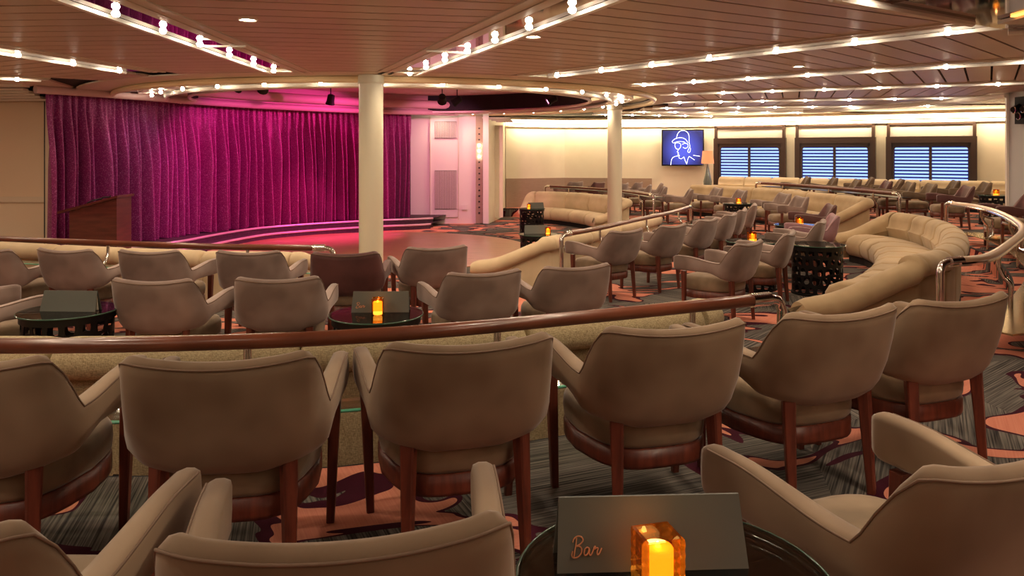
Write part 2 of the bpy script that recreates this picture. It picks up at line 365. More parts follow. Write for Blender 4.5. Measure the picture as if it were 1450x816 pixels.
# windows
def wp(s, off, z): p = WW+WD*s; n = Vector((WD.y, -WD.x, 0)); q = p+n*off; return (q.x, q.y, z)
def wbox(s0, s1, z0, z1, o0, o1, mb=None):
    mb = mb or MB(); V = [wp(s0, o0, z0), wp(s1, o0, z0), wp(s1, o1, z0), wp(s0, o1, z0), wp(s0, o0, z1), wp(s1, o0, z1), wp(s1, o1, z1), wp(s0, o1, z1)]
    return mb.add(V, [(0, 1, 2, 3), (4, 5, 6, 7), (0, 1, 5, 4), (1, 2, 6, 5), (2, 3, 7, 6), (3, 0, 4, 7)])
for k in range(3):
    s0 = k*PITCH; s1 = s0+2.19; r = empty('window_%d' % (k+1), wp(s0+1.1, 0, .5), kind='structure')
    f = MB()
    wbox(s0+.02, s0+.1, 1.95, 2.34, .0, .12, f); wbox(s1-.1, s1-.02, 1.95, 2.34, 0, .12, f); wbox(s0+.02, s1-.02, 2.28, 2.34, 0, .12, f)
    wbox(s0, s1, 1.78, 1.95, 0, .14, f); wbox(s0, s0+.14, .5, 1.78, 0, .14, f); wbox(s1-.14, s1, .5, 1.78, 0, .14, f); wbox(s0, s1, .5, .62, 0, .14, f)
    wbox(s0+.14, s0+.2, .62, 1.78, .0, .1, f); wbox(s1-.2, s1-.14, .62, 1.78, 0, .1, f); wbox(s0+.14, s1-.14, 1.68, 1.78, 0, .1, f)
    for sx, sg in ((s0+.2, 1), (s1-.2, -1)):       # rounded top corners
        pts = [(sx, 1.68)]+[(sx+sg*.12*(1-math.sin(a)), 1.68-.12*(1-math.cos(a))) for a in [i*PI/12 for i in range(7)]]
        V = [wp(p, .03, z) for p, z in pts]+[wp(p, .1, z) for p, z in pts]; n = len(pts)
        f.add(V, [tuple(range(n)), tuple(range(n, 2*n))]+[(i, (i+1) % n, n+(i+1) % n, n+i) for i in range(n)])
    f.build('window_frame', frame_m, r)
    wbox(s0+.1, s1-.1, 1.96, 2.28, .02, .05).build('roller_blind', blindbox, r)
    wbox(s0+.2, s1-.2, .62, 1.68, .005, .02).build('pane', navy, r)
    m = (s0+s1)/2
    wbox(m-.035, m+.035, .62, 1.68, .02, .09).build('mullion', frame_m, r)
    for a, b in ((s0+.215, m-.04), (m+.04, s1-.215)):
        for j in range(11): wbox(a, b, .66+j*.094, .708+j*.094, .03, .05).build('slat', slat_m, r)

# television
tv = empty('television', (5.15, 25.0, 1.1), 0, 'flat screen showing a neon line drawing of a person in a cap', 'television')
tc_ = Vector((5.44, 24.75, 1.675)); td = Vector((1.24, -.25, 0)).normalized(); tn = Vector((td.y, -td.x, 0))*1.0
def tp(u, v, o=0): q = tc_+td*u+tn*o; return (q.x, q.y, tc_.z+v)
def tbox(u0, u1, v0, v1, o0, o1): return MB().add([tp(u0, v0, o0), tp(u1, v0, o0), tp(u1, v0, o1), tp(u0, v0, o1), tp(u0, v1, o0), tp(u1, v1, o0), tp(u1, v1, o1), tp(u0, v1, o1)], [(0, 1, 2, 3), (4, 5, 6, 7), (0, 1, 5, 4), (1, 2, 6, 5), (2, 3, 7, 6), (3, 0, 4, 7)])
tbox(-.66, .66, -.59, .57, -.06, .0).build('casing', blackgloss, tv)
tbox(-.3, .3, -.3, .3, -.2, -.06).build('wall_bracket', blackm, tv)
scr = mat('screen_picture', (.02, .02, .1), .2); N, L, b = nodes(scr)
tcn = N.new('ShaderNodeTexCoord'); gr = N.new('ShaderNodeTexGradient'); gr.gradient_type = 'SPHERICAL'; mpn = N.new('ShaderNodeMapping')
mpn.inputs['Location'].default_value = (-.5*1.6, -.5, -.45*1.5); mpn.inputs['Scale'].default_value = (1.6, 1, 1.5)
crn = N.new('ShaderNodeValToRGB'); crn.color_ramp.elements[0].color = (.005, .015, .12, 1); crn.color_ramp.elements[1].color = (.12, .16, 1, 1); crn.color_ramp.elements[1].position = .75
L.new(tcn.outputs['Generated'], mpn.inputs[0]); L.new(mpn.outputs[0], gr.inputs[0]); L.new(gr.outputs[0], crn.inputs[0]); L.new(crn.outputs[0], b.inputs['Emission Color']); b.inputs['Emission Strength'].default_value = .8
tbox(-.62, .62, -.55, .53, .0, .004).build('screen', scr, tv)
neon = mat('neon_line', (1, 1, 1), .5, emit=(.75, .9, 1), es=1.6)
def px2uv(x, y): return ((x-323)/395*1.26, -(y-350)/360*1.13)      # strokes taken in the screen's own plane
strokes = [[(262, 262), (268, 225), (290, 190), (325, 178), (360, 190), (382, 225), (385, 300)],
           [(218, 290), (240, 268), (270, 255), (310, 252), (345, 265), (365, 288), (372, 305)], [(218, 290), (232, 305), (262, 295), (300, 290), (345, 298)],
           [(245, 330), (250, 310), (275, 303), (300, 315), (302, 345), (285, 368), (258, 362), (245, 330)], [(318, 320), (345, 308), (372, 320), (372, 345), (350, 360), (325, 350)],
           [(283, 370), (270, 395), (282, 405), (276, 420), (290, 432), (285, 455), (310, 465), (335, 445)], [(385, 300), (392, 340), (378, 370), (372, 395), (390, 400), (398, 370), (392, 350)],
           [(335, 445), (345, 480), (362, 520)], [(205, 530), (215, 470), (240, 445), (285, 435)], [(362, 520), (372, 470), (385, 440)], [(385, 440), (410, 458), (438, 478)], [(425, 430), (490, 440)]]
ln = MB()
for s_ in strokes:
    P = spline([(*px2uv(*q), 0) for q in s_], 4); ln.tube([tp(p.x, p.y, .008) for p in P], .008, 5)
ln.build('drawing', neon, tv)

# table lamp on a small stand in the corner
lp = at(1002, 23.6, ZB)
st_ = empty('lamp_stand', lp, 0, 'small dark stand carrying the table lamp in the back corner', 'stand')
MB().lathe([(.2, .0), (.2, .02), (.03, .04), (.03, .70), (.19, .72), (.19, .74)], lp, 16).build('pedestal', black, st_, True)
ll = empty('table_lamp', lp+Vector((0, 0, .74)), 0, 'table lamp with glowing orange shade between television and first window', 'lamp')
bz = lp+Vector((0, 0, .74))
MB().lathe([(.06, 0), (.12, .03), (.13, .15), (.07, .4), (.03, .62), (.02, .68)], bz, 14).build('lamp_base', mat('lamp_glass_base', (.2, .22, .2), .15, .4), ll, True)
MB().lathe([(.015, .62), (.015, .82)], bz, 8).build('stem', chrome, ll)
MB().rings([[(bz.x+r*math.cos(a*PI/12), bz.y+r*math.sin(a*PI/12), bz.z+z) for a in range(24)] for r, z in ((.19, .7), (.15, 1.08), (.14, 1.08), (.18, .7))], cap=False, closed=True).build('lamp_shade', lampshade, ll, True)
lamp('lamp_bulb', 'POINT', bz+Vector((0, 0, .62)), 2.5, (1, .6, .35), ll, size=.05)

# ================================================================== CEILING
def clip(poly, p, n):          # keep the side where (x-p).n >= 0
    out = []
    for i in range(len(poly)):
        a, b = poly[i], poly[(i+1) % len(poly)]
        da = (a[0]-p[0])*n[0]+(a[1]-p[1])*n[1]; db = (b[0]-p[0])*n[0]+(b[1]-p[1])*n[1]
        if da >= 0: out.append(a)
        if (da >= 0) != (db >= 0):
            t = da/(da-db); out.append((a[0]+(b[0]-a[0])*t, a[1]+(b[1]-a[1])*t))
    return out
# light strips: ring-end point, outer-end point, side of the mirrored channel (+1 = towards larger angle / right)
ST = [((-7.4, 12.2), (-12.6, 7.3), 1, 0), ((-5.45, 10.95), (-6.85, 2.2), 1, .0), ((-3.42, 10.95), (-3.14, -3), 1, 0), ((-1.42, 11.35), (4.15, -3), -1, 0),
      ((.55, 11.6), (4.4, 6.96), -1, .0), ((2.0, 13.15), (9.2, 7.5), -1, 0), ((2.9, 15.2), (11.5, 11.2), -1, 0), ((3.45, 17.6), (12.6, 15.2), -1, 0),
      ((3.6, 19.9), (10.6, 18.75), -1, 0), ((3.3, 21.7), (8.9, 22.1), -1, 0), ((2.4, 23.2), (6.3, 24.3), -1, 0)]
BX = [(-13.95, -3.95), (14.9, -3.95), (14.9, 14), (12.2, 20.6), (6.1, 24.8), (1.75, 25.7), (-.2, 24.9), (-.9, 23.6), (-5, 24), (-9, 19), (-8.4, 14.2), (-13.95, 14.2)]
def boxclip(poly):
    poly = clip(poly, (-13.9, 0), (1, 0)); poly = clip(poly, (0, -3.9), (0, 1)) if poly else poly; poly = clip(poly, (14.9, 0), (-1, 0)) if poly else poly
    if poly: poly = clip(poly, (0, 25.8), (0, -1))
    if poly: n = (WD.y, -WD.x); poly = clip(poly, tuple(WW[:2]), n)
    return poly
def gap_poly(mb, poly, z0, z1):
    if len(poly) > 2:
        q = []
        for p in poly:
            if not q or (abs(p[0]-q[-1][0])+abs(p[1]-q[-1][1])) > 1e-4: q.append(p)
        if len(q) > 2: mb.prism(q, z0, z1)
struct('ceiling', MB().prism([(-14, -4), (15, -4), (15, 27), (-14, 27)], 3.22, 3.3), groove)
# backing above the planks: an annulus round the stage recess
bk = []; NB = 72
for i in range(NB):
    a = 2*PI*i/NB; ca, sa = math.cos(a), math.sin(a)
    bk.append([(C.x+ca*4.25, C.y+sa*4.25, 2.70), (C.x+ca*28, C.y+sa*28, 2.70), (C.x+ca*28, C.y+sa*28, 2.74), (C.x+ca*4.25, C.y+sa*4.25, 2.74)])
struct('ceiling.001', MB().rings(bk, closed=True), groove)
pc = 0
for i in range(len(ST)-1):
    (a0, a1, sa_, _), (b0, b1, sb_, _) = ST[i], ST[i+1]
    A = Vector((*a0, 0)); Ad = (Vector((*a1, 0))-A).normalized(); Bv = Vector((*b0, 0)); Bd = (Vector((*b1, 0))-Bv).normalized()
    nA = Vector((-Ad.y, Ad.x, 0)); nB = Vector((Bd.y, -Bd.x, 0))      # both point into the sector (angles grow to the right)
    mid = (Ad+Bd).normalized(); lat = Vector((-mid.y, mid.x, 0))
    wA = .62 if sa_ > 0 else .04; wB = .62 if sb_ < 0 else .04
    root = empty('ceiling_panel', (C.x+mid.x*10, C.y+mid.y*10, 2.655), kind='structure')
    r = 5.75 if i != 2 else 5.75
    P0 = A+nA*wA; P1 = Bv+nB*wB
    step = .31
    while r < 19.5:
        c = C+mid*r; c2 = C+mid*(r+step-.028)
        q = [tuple((c+lat*9)[:2]), tuple((c-lat*9)[:2]), tuple((c2-lat*9)[:2]), tuple((c2+lat*9)[:2])]
        q = clip(q, P0, nA)
        if q: q = clip(q, P1, nB)
        if q: q = boxclip(q)
        if q and len(q) > 2 and i == 4: q = clip(q, (4.45, 6.9), Vector((.0, 1)))
        if q and len(q) > 2:
            m = MB(); gap_poly(m, q, 2.655, 2.685)
            if m.v:
                m.build('ceiling_plank', plank_m, root); pc += 1
        r += step
print('planks', pc)

bulb_me = MB().rings([[(r*math.cos(k*PI/4), r*math.sin(k*PI/4), z) for k in range(8)] for r, z in ((.012, -.04), (.028, -.03), (.034, -.01), (.02, .012), (.02, .03))]).mesh('bulb', bulbm, True)
sock_me = MB().lathe([(.05, 0), (.05, .018), (.02, .02)], n=10).mesh('socket', chrome, True)
bulb_ld = bpy.data.lights.new('bulb_light', 'SPOT'); bulb_ld.spot_size = math.radians(168); bulb_ld.spot_blend = 1; bulb_ld.energy = BULB_W; bulb_ld.color = (1, .76, .52); bulb_ld.shadow_soft_size = .03
def bulb(p, parent):
    o = link('bulb', bulb_me, parent); o.location = p
    s = link('socket', sock_me, o, True); s.location = (0, 0, .02)
    l = bpy.data.objects.new('bulb_light', bulb_ld); COL.objects.link(l); l.parent = o; l.location = (0, 0, -.065)
names = ['farthest left, above the left wall', 'above the left of the curtain', 'first of the two wide mirrored ones, left one over the near chairs', 'right of the two wide mirrored ones, rising to the top centre',
         'first thin one right of the wide pair, ending at the smoked mirror panel', 'second thin one, above the right sofa', 'third thin one from the front, right of the ring', 'fourth thin one, right of the ring',
         'fifth thin one, right of the ring', 'sixth thin one near the cove', 'hindmost short one beside the cove']
for i, (a, b, sd, _) in enumerate(ST):
    A = Vector((*a, 0)); B = Vector((*b, 0)); d = (B-A).normalized(); n = Vector((-d.y, d.x, 0))*sd; Ln = (B-A).length
    root = empty('ceiling_light_strip', (A.x, A.y, 2.64), 0, 'radial strip of bare bulbs with white rail, '+names[i], 'light strip', 'radial ceiling light strips')
    def band(o0, o1, z0, z1): return MB().prism([tuple((A+n*o0)[:2]), tuple((B+n*o0)[:2]), tuple((B+n*o1)[:2]), tuple((A+n*o1)[:2])], z0, z1)
    band(-.03, .02, 2.632, 2.665).build('rail', whitemetal, root)
    band(.025, .36, 2.668, 2.69).build('mirror_channel', mirror, root)
    for k in range(4): band(.362+.066*k, .424+.066*k, 2.648-.006*(k % 2), 2.68).build('grooved_border', beigetrim, root)
    s = .35
    while s < Ln-.1:
        p = A+d*s+n*.16
        if p.y > -2.5: bulb((p.x, p.y, 2.652), root)
        s += .88
    if i in (2, 3):
        q = A+d*2.9+n*.1; MB().tube([q+Vector((0, 0, 2.63)), q+n*.5+Vector((0, 0, 2.63))], .012, 6).build('cross_bar', whitemetal, root)
        q = A+d*5.4+n*.2
# smoked mirror panel where the first thin strip ends
mp_ = empty('mirror_bulkhead', (5.0, 5.0, 2.6), 0, 'smoked mirror ceiling panel with pale rails at top right', 'mirror panel')
MB().prism([(2.75, 5.85), (4.3, 6.85), (7.2, 5.1), (14, 1.5), (9, -3), (5, -3), (3.2, 4.2)], 2.62, 2.65).build('mirror', mirror, mp_)
MB().tube([(2.2, 5.35, 2.6), (3.8, 6.42, 2.6)], .035, 8).build('rail', whitemetal, mp_, True)
MB().tube([(4.42, 6.92, 2.6), (7.3, 5.3, 2.6), (10, 3.7, 2.6)], .03, 8).build('rail', whitemetal, mp_, True)
MB().box((4.15, 6.15, 2.60), (.3, .5, .03)).build('beige_fillet', beigetrim, mp_)
MB().box((4.0, 6.1, 2.612), (.07, .16, .012)).build('amber_reflection', ambermirror, mp_)  # emissive patch put in as an amber reflection on the mirror

# the oval ring over the dance floor
rg = empty('ceiling_ring', (C.x, C.y, 2.6), 0, 'large round ceiling ring of gold and white tubes with bulbs over the dance floor', 'ceiling ring')
def circ(R, z, n=96): return [(C.x+R*math.cos(2*PI*k/n), C.y+R*math.sin(2*PI*k/n), z) for k in range(n)]
def ringband(R0, R1, z0, z1, m, name, n=96):
    rr = []
    for k in range(n):
        a = 2*PI*k/n; ca, sa = math.cos(a), math.sin(a)
        rr.append([(C.x+ca*R0, C.y+sa*R0, z0), (C.x+ca*R1, C.y+sa*R1, z0), (C.x+ca*R1, C.y+sa*R1, z1), (C.x+ca*R0, C.y+sa*R0, z1)])
    return MB().rings(rr, closed=True).build(name, m, rg, False)
ringband(5.5, 6.1, 2.648, 2.67, beigetrim, 'outer_border')
MB().tube(circ(5.5, 2.60), .05, 8, True).build('outer_tube', gold, rg, True)
ringband(5.08, 5.42, 2.66, 2.68, mirror, 'mirror_band')
ringband(5.0, 5.08, 2.63, 2.67, whitemetal, 'middle_rail')
ringband(4.62, 5.0, 2.64, 2.66, beigetrim, 'inner_border')
MB().tube(circ(4.6, 2.60), .04, 8, True).build('inner_tube', whitemetal, rg, True)
ringband(4.18, 4.56, 2.645, 2.66, mirror, 'inner_mirror_band')
MB().tube(circ(4.18, 2.61), .03, 8, True).build('recess_rim', whitemetal, rg, True)
for k in range(32):
    a = 2*PI*(k+.5)/32
    if 95 < math.degrees(a) < 205: continue
    bulb((C.x+4.85*math.cos(a), C.y+4.85*math.sin(a), 2.61), rg)
# recess above the dance floor
rr = [[(C.x+4.16*math.cos(2*PI*k/64), C.y+4.16*math.sin(2*PI*k/64), z) for k in range(64)] for z in (2.66, 3.05)]
struct('ceiling.002', MB().rings(rr, cap=False), blackm)
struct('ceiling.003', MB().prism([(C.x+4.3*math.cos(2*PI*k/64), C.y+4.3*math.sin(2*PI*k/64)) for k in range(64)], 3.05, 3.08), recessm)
# black stage lanterns on the recess wall
def lantern(p, aim, label, col, power, spot=70):
    r = empty('stage_spotlight', p, 0, label, 'spotlight', 'stage spotlights in the ceiling recess'); d = (Vector(aim)-Vector(p)).normalized(); P = Vector(p)
    q = d.to_track_quat('Z', 'Y').to_matrix()
    R = [[P+q@Vector((rad*math.cos(k*PI/6), rad*math.sin(k*PI/6), z)) for k in range(12)] for rad, z in ((.04, -.12), (.08, -.1), (.09, .05), (.11, .12), (.08, .12), (.075, .08))]
    MB().rings(R).build('housing', blackm, r, True)
    MB().tube([P+Vector((0, 0, .0)), P+Vector((0, 0, 3.04-p[2]))], .012, 6).build('hanger', blackm, r)
    MB().rings([[P+q@Vector((rad*math.cos(k*PI/6), rad*math.sin(k*PI/6), z)) for k in range(12)] for rad, z in ((.07, .085), (.0705, .095))]).build('lens', mat('lens_'+str(power), (1, .5, .8), .3, emit=col, es=12), r)
    lamp('stage_beam', 'SPOT', P+d*.2, power, col, r, aim=aim, size=.06, spot=spot)
MG = (1, .06, .42)
lantern((.9, 17.6, 2.72), (-2.2, 17, 1), 'stage spotlight glowing pink at the right of the ceiling recess', (1, .25, .5), 40)
lantern((-1.3, 18.4, 2.75), (-5.4, 19.0, .3), 'black stage spotlight near the middle of the recess aimed at the curtain', MG, 900, 85)
lantern((-4.6, 14.4, 2.75), (-6.6, 18.0, .3), 'black stage spotlight left of centre in the recess aimed at the left curtain', (1, .06, .50), 420, 75)
lantern((-1.6, 17.8, 2.75), (-2.1, 22.2, .5), 'black stage spotlight right of centre aimed at the pink wall', (1, .30, .50), 420, 75)
lantern((-4.9, 14.0, 2.75), (-7.6, 15.6, .6), 'black stage spotlight at the left of the recess aimed at the curtain edge', (.4, .08, 1), 45, 60)
lantern((-4.2, 18.0, 2.75), (-4.9, 18.9, -.4), 'black stage spotlight pointing down at the stage steps', (1, .1, .4), 260, 62)

# soffit over the curtain: two rounded pink-lit mouldings
PEL = [(-8.1, 13.2), (-7.6, 14.0), (-7.2, 14.9), (-6.55, 16.6), (-5.75, 18.0), (-4.5, 19.5), (-3.4, 20.4), (-2.45, 20.95), (-1.5, 21.5)]
pe = empty('stage_pelmet', (-5.7, 18, 2.5), 0, 'curved rounded pelmet lit pink above the stage curtain', 'pelmet')
P = resample(spline(PEL, 8), n=50)
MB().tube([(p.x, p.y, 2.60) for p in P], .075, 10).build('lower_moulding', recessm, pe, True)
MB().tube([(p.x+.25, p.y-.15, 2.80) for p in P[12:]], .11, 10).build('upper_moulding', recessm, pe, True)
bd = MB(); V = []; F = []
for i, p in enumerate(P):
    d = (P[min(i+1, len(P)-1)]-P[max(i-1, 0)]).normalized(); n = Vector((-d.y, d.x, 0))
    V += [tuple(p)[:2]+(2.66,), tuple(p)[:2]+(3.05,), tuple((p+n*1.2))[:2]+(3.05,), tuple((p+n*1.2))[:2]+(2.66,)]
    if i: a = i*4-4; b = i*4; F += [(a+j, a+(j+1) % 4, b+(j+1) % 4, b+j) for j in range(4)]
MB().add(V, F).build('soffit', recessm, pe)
# left corner: cornice steps above the left wall
for k in range(5): struct('trim_6', MB().box((-11.3, 13.9-.16*k, 2.46+.035*k), (6.0, .15, .035)), beigetrim)
struct('ceiling.004', MB().prism([(-13.9, 14.2), (-13.9, 6), (-12.7, 7.2), (-7.3, 12.25), (-7.9, 14.2)], 2.66, 2.69), plank_m)
struct('trim_7', MB().box((-10.6, 12.95, 2.64), (5.0, .2, .05)), beigetrim)

cr2 = MB().tube(spline([(7.7, 20.5, 2.6), (9.0, 17.6, 2.6), (9.35, 14.7, 2.6)], 10), .045, 8)
tag(cr2.build('curved_ceiling_rail', whitemetal, None, True), 'curved white rail crossing the ceiling toward the grey pillar', 'ceiling rail')
# recessed downlights; the two by the left wall are added to brighten it
for i, (x, y, lab) in enumerate(((351, 28, 'small round recessed downlight in the middle ceiling wedge'), (755, 52, 'small round recessed downlight right of the wide mirrored strip'), (1131, 94, 'small round recessed downlight between two thin strips at right'), (None, (-1.6, 1.2), 'bottom left armchair'), (None, (1.6, 1.6), 'bottom right armchair'), (None, (0.2, -.8), 'camera'), (None, (2.6, 5.4), 'end of the front row'), (None, (-4.5, 2.6), 'left of the front row'), (None, (-2.6, 3.3), 'left end of the front handrail'), (None, (.6, 3.6), 'middle of the front handrail'), (None, (-11.2, 12.1), 'left wall'), (None, (-12.4, 11.8), 'far left corner'))):
    if x is None: p = Vector((y[0], y[1], 2.65)); lab = 'recessed downlight over the '+lab
    else: p = ground(x, y, 2.65)
    dw = DOWN_W*5 if 'left wall' in lab or 'far left' in lab else DOWN_W
    r = empty('downlight', p, 0, lab, 'downlight', 'recessed downlights')
    MB().rings([[(p.x+a*math.cos(k*PI/10), p.y+a*math.sin(k*PI/10), p.z+z) for k in range(20)] for a, z in ((.055, .0), (.075, -.008), (.08, .004), (.055, .02))], cap=False, closed=True).build('trim_ring', whitemetal, r, True)
    MB().lathe([(.056, .0), (.056, .006)], p, 16).build('lens', bulbm, r)
    if x is None: lamp('downlight_beam', 'SPOT', p+Vector((0, 0, -.03)), dw, (1, .84, .64), r, aim=p+Vector((0, 0, -1)), size=.06, spot=120, blend=.8)

# ================================================================== STAGE
E1 = [(-8.2, 13.6), (-7.3, 14.4), (-6.7, 15.6), (-6.4, 17.1), (-6.0, 18.3), (-5.2, 19.25), (-4.3, 19.95), (-3.4, 20.5), (-2.6, 20.8), (-2.15, 21.1)]
def stage(name, E, z, off, m):
    P = resample(spline(E, 8), n=50); V = []; F = []
    for i, p in enumerate(P):
        d = (C-p).normalized()*off; q = p+d; o = q-(C-p).normalized()*3.4
        if o.y > 22.15: o.y = 22.15
        V += [(q.x, q.y, ZD), (q.x, q.y, z), (o.x, o.y, z)]
        if i: a = i*3-3; b = i*3; F += [(a, b, b+1, a+1), (a+1, b+1, b+2, a+2)]
    return V, F, [p+(C-p).normalized()*off for p in P]
sg = empty('stage', (-5.5, 19, ZD), 0, 'low curved stage with two pink-lit steps below the purple curtain', 'stage')
for z, off in ((-.26, 0), (-.39, .32)):
    V, F, q = stage('step', E1, z, off, stagedark); MB().add(V, F).build('step', stagedark, sg)
    MB().tube([(p.x, p.y, z-.012) for p in q], .028, 8).build('nosing', stagewood, sg, True)
# curtain
CU = [(-8.15, 13.55), (-7.9, 14.1), (-7.6, 14.9), (-7.35, 15.8), (-6.75, 17.4), (-5.8, 18.9), (-4.5, 20.2), (-3.4, 20.95), (-2.75, 21.35)]
P = resample(spline(CU, 10), n=900); NZ = 14; V = []; F = []
rnd = random.Random(3); ph = []; a = 0
for i in range(900):
    a += .36*(.55+.75*abs(math.sin(i*.021+2*math.sin(i*.0047)))); ph.append(a)
for j in range(NZ+1):
    t = j/NZ; z = 2.62-t*(2.62+.25)
    for i, p in enumerate(P):
        d = (P[min(i+1, 899)]-P[max(i-1, 0)]).normalized(); n = Vector((d.y, -d.x, 0))
        amp = .03+.13*smooth01(t*2.0)
        g = amp*(math.sin(ph[i]+.5*math.sin(t*3+i*.013)*t)+.45*math.sin(ph[i]*.47+1.3+t*1.1))
        top = .02*math.sin(i*.9)*(1-smooth01(t*5))
        q = p+n*(g+top)+d*.05*t*math.sin(i*.06+t*2)
        V.append((q.x, q.y, z+(.015*math.sin(i*.11) if j == NZ else 0)))
for j in range(NZ):
    for i in range(899): F.append((j*900+i, j*900+i+1, (j+1)*900+i+1, (j+1)*900+i))
o = MB().add(V, F).build('stage_curtain', sequin_m, None, True, None)
tag(o, 'tall gathered purple sequinned curtain closing the stage', 'curtain')
# dark red console at the stage's left
cr_ = at(127, 12.95, ZB)
con = empty('console_desk', (cr_.x, cr_.y, ZD), 0, 'dark red wooden console with a sloping top at the left end of the stage', 'console')
prof = [(-.12, ZD), (.46, ZD), (.46, .79), (-.42, .56), (-.42, .50), (-.12, .5)]
Vv = [(cr_.x+x, cr_.y, z) for x, z in prof]+[(cr_.x+x, cr_.y+.5, z) for x, z in prof]
k = len(prof); MB().add([(cr_.x+x, cr_.y+y, z) for y in (0, .5) for x, z in ((-.34, ZD), (.45, ZD), (.45, .76), (-.34, .55))], [(0, 1, 2, 3), (4, 5, 6, 7), (0, 1, 5, 4), (1, 2, 6, 5), (2, 3, 7, 6), (3, 0, 4, 7)]).build('body', darkred, con)
MB().add([(cr_.x+x, cr_.y+y, z) for y in (-.04, .54) for x, z in ((-.52, .50), (.48, .77), (.48, .81), (-.52, .54))], [(0, 1, 2, 3), (4, 5, 6, 7), (0, 1, 5, 4), (1, 2, 6, 5), (2, 3, 7, 6), (3, 0, 4, 7)]).build('sloping_top', darkred, con)
cb = MB().tube(spline([(cr_.x-.1+.05*k, cr_.y+.1+.05*math.sin(k*2), .67+.013*k+.025*abs(math.sin(k*1.3))) for k in range(9)], 5), .012, 6).build('cable_coil', blackm)
tag(cb, 'loose black cable lying on the sloping top of the red console', 'cable')

# ================================================================== COLUMNS
def column(x, y, r, z0, lab):
    c = empty('round_column', (x, y, z0), 0, lab, 'column')
    MB().lathe([(r, 0), (r, ZC-z0-.12)], (x, y, z0), 32).build('shaft', colm, c, True)
    MB().lathe([(r+.012, ZC-z0-.14), (r+.02, ZC-z0-.12), (r+.012, ZC-z0-.1), (r+.012, ZC-z0-.01)], (x, y, z0), 32).build('collar', colm, c, True)
    MB().lathe([(r+.02, 0), (r+.02, .08), (r, .09)], (x, y, z0), 32).build('base_ring', black, c, True)
column(-2.05, 11.3, .175, ZD, 'thick round cream column standing in front of the dance floor'); column(2.44, 18.45, .17, ZD, 'slimmer round cream column in front of the far cream sofa')
pl = empty('square_pillar', (9.45, 14.3, 0), 0, 'broad pale grey square pillar cut off by the right edge', 'pillar')
MB().box((10.1, 14.3, 1.33), (1.3, 1.0, 2.66)).build('shaft', greypaint, pl); MB().box((9.43, 14.79, 1.33), (.05, .05, 2.66)).build('corner_trim', whitemetal, pl)
sp = empty('spotlight_cluster', (9.35, 14.1, 2.1), 0, 'cluster of black spotlights fixed to the grey pillar near the ceiling', 'spotlight')
MB().box((9.40, 14.15, 2.3), (.1, .6, .5)).build('bracket', blackm, sp)
for k in range(4):
    MB().tube([(9.38, 13.95+.13*k, 2.25+.12*(k % 2)), (9.2, 13.85+.13*k, 2.18+.12*(k % 2))], .065, 12).build('lamp_head', black, sp, True)
    MB().tube([(9.195, 13.85+.13*k+.06*math.cos(a*PI/6), 2.18+.12*(k % 2)+.06*math.sin(a*PI/6)) for a in range(12)], .01, 5, True).build('lamp_rim', chrome, sp, True)

# ================================================================== RAILS
def rail(name_, pts, z, zf, label, posts, m=railwood, ends=(1, 1), ledge=None, ledge_m=None, bent=True, chromeline=False):
    P = resample(spline([(p[0], p[1], z) for p in pts], 8), .12); mid = P[len(P)//2]
    r = empty('curved_handrail', (mid.x, mid.y, zf), 0, label, 'handrail', 'curved handrails behind the sofas')
    MB().tube(P, .036, 12).build('rail', m, r, True)
    def nrm(i): d = (P[min(i+1, len(P)-1)]-P[max(i-1, 0)]).normalized(); q = P[i]-C; q.z = 0; n = Vector((-d.y, d.x, 0)); return n if n.dot(q) > 0 else -n, d
    if chromeline:
        MB().tube([p+nrm(i)[0]*-.028+Vector((0, 0, -.02)) for i, p in enumerate(P)], .02, 8).build('chrome_edge', chrome, r, True)
        MB().tube([p+nrm(i)[0]*.028+Vector((0, 0, -.02)) for i, p in enumerate(P)], .02, 8).build('chrome_edge', chrome, r, True)
    for e, i, sg_ in ((ends[0], 0, -1), (ends[1], len(P)-1, 1)):
        if not e: continue
        n, d = nrm(i); p = P[i]; q = p+d*sg_*.16
        pts_ = [p, p+d*sg_*.08, q+Vector((0, 0, -.02)), q+d*sg_*.03+Vector((0, 0, -.08)), Vector((q.x, q.y, 0))+d*sg_*.03+Vector((0, 0, zf+.3)), Vector((q.x, q.y, 0))+d*sg_*.03+Vector((0, 0, zf))]
        MB().tube([pts_[0]]+spline(pts_[1:4], 4)+pts_[4:], .03, 10).build('end_post', chrome, r, True)
        MB().tube([p-d*sg_*.05, p+d*sg_*.09], .042, 12).build('end_cap', chrome, r, True)
    for k in range(posts):
        i = int((k+.5)/posts*len(P)); n, d = nrm(i); p = P[i]
        if bent: q = [p+Vector((0, 0, -.02)), p+Vector((0, 0, -.13)), p+n*.04+Vector((0, 0, -.22)), p+n*.09+Vector((0, 0, -.28)), Vector((p.x, p.y, 0))+n*.09+Vector((0, 0, zf+.3)), Vector((p.x, p.y, 0))+n*.09+Vector((0, 0, zf))]
        else: q = [p, Vector((p.x, p.y, zf))]
        MB().tube([q[0]]+(spline(q[1:5], 4)+[q[5]] if bent else [q[1]]), .02, 10).build('post', chrome, r, True)
    if ledge:
        w_, zz = ledge; R = []
        for i, p in enumerate(P):
            n, d = nrm(i); a = p+n*.03; b = p+n*(.03+w_)
            R.append([(a.x, a.y, zz), (b.x, b.y, zz), (b.x, b.y, zz+.014), (a.x, a.y, zz+.014)])
        MB().rings(R).build('glass_ledge', ledge_m or clearglass, r)
        if not ledge_m: MB().tube([Vector(x[1])+Vector((0, 0, .007)) for x in R], .008, 6).build('glass_edge', glassedge, r, True)
    return r, P
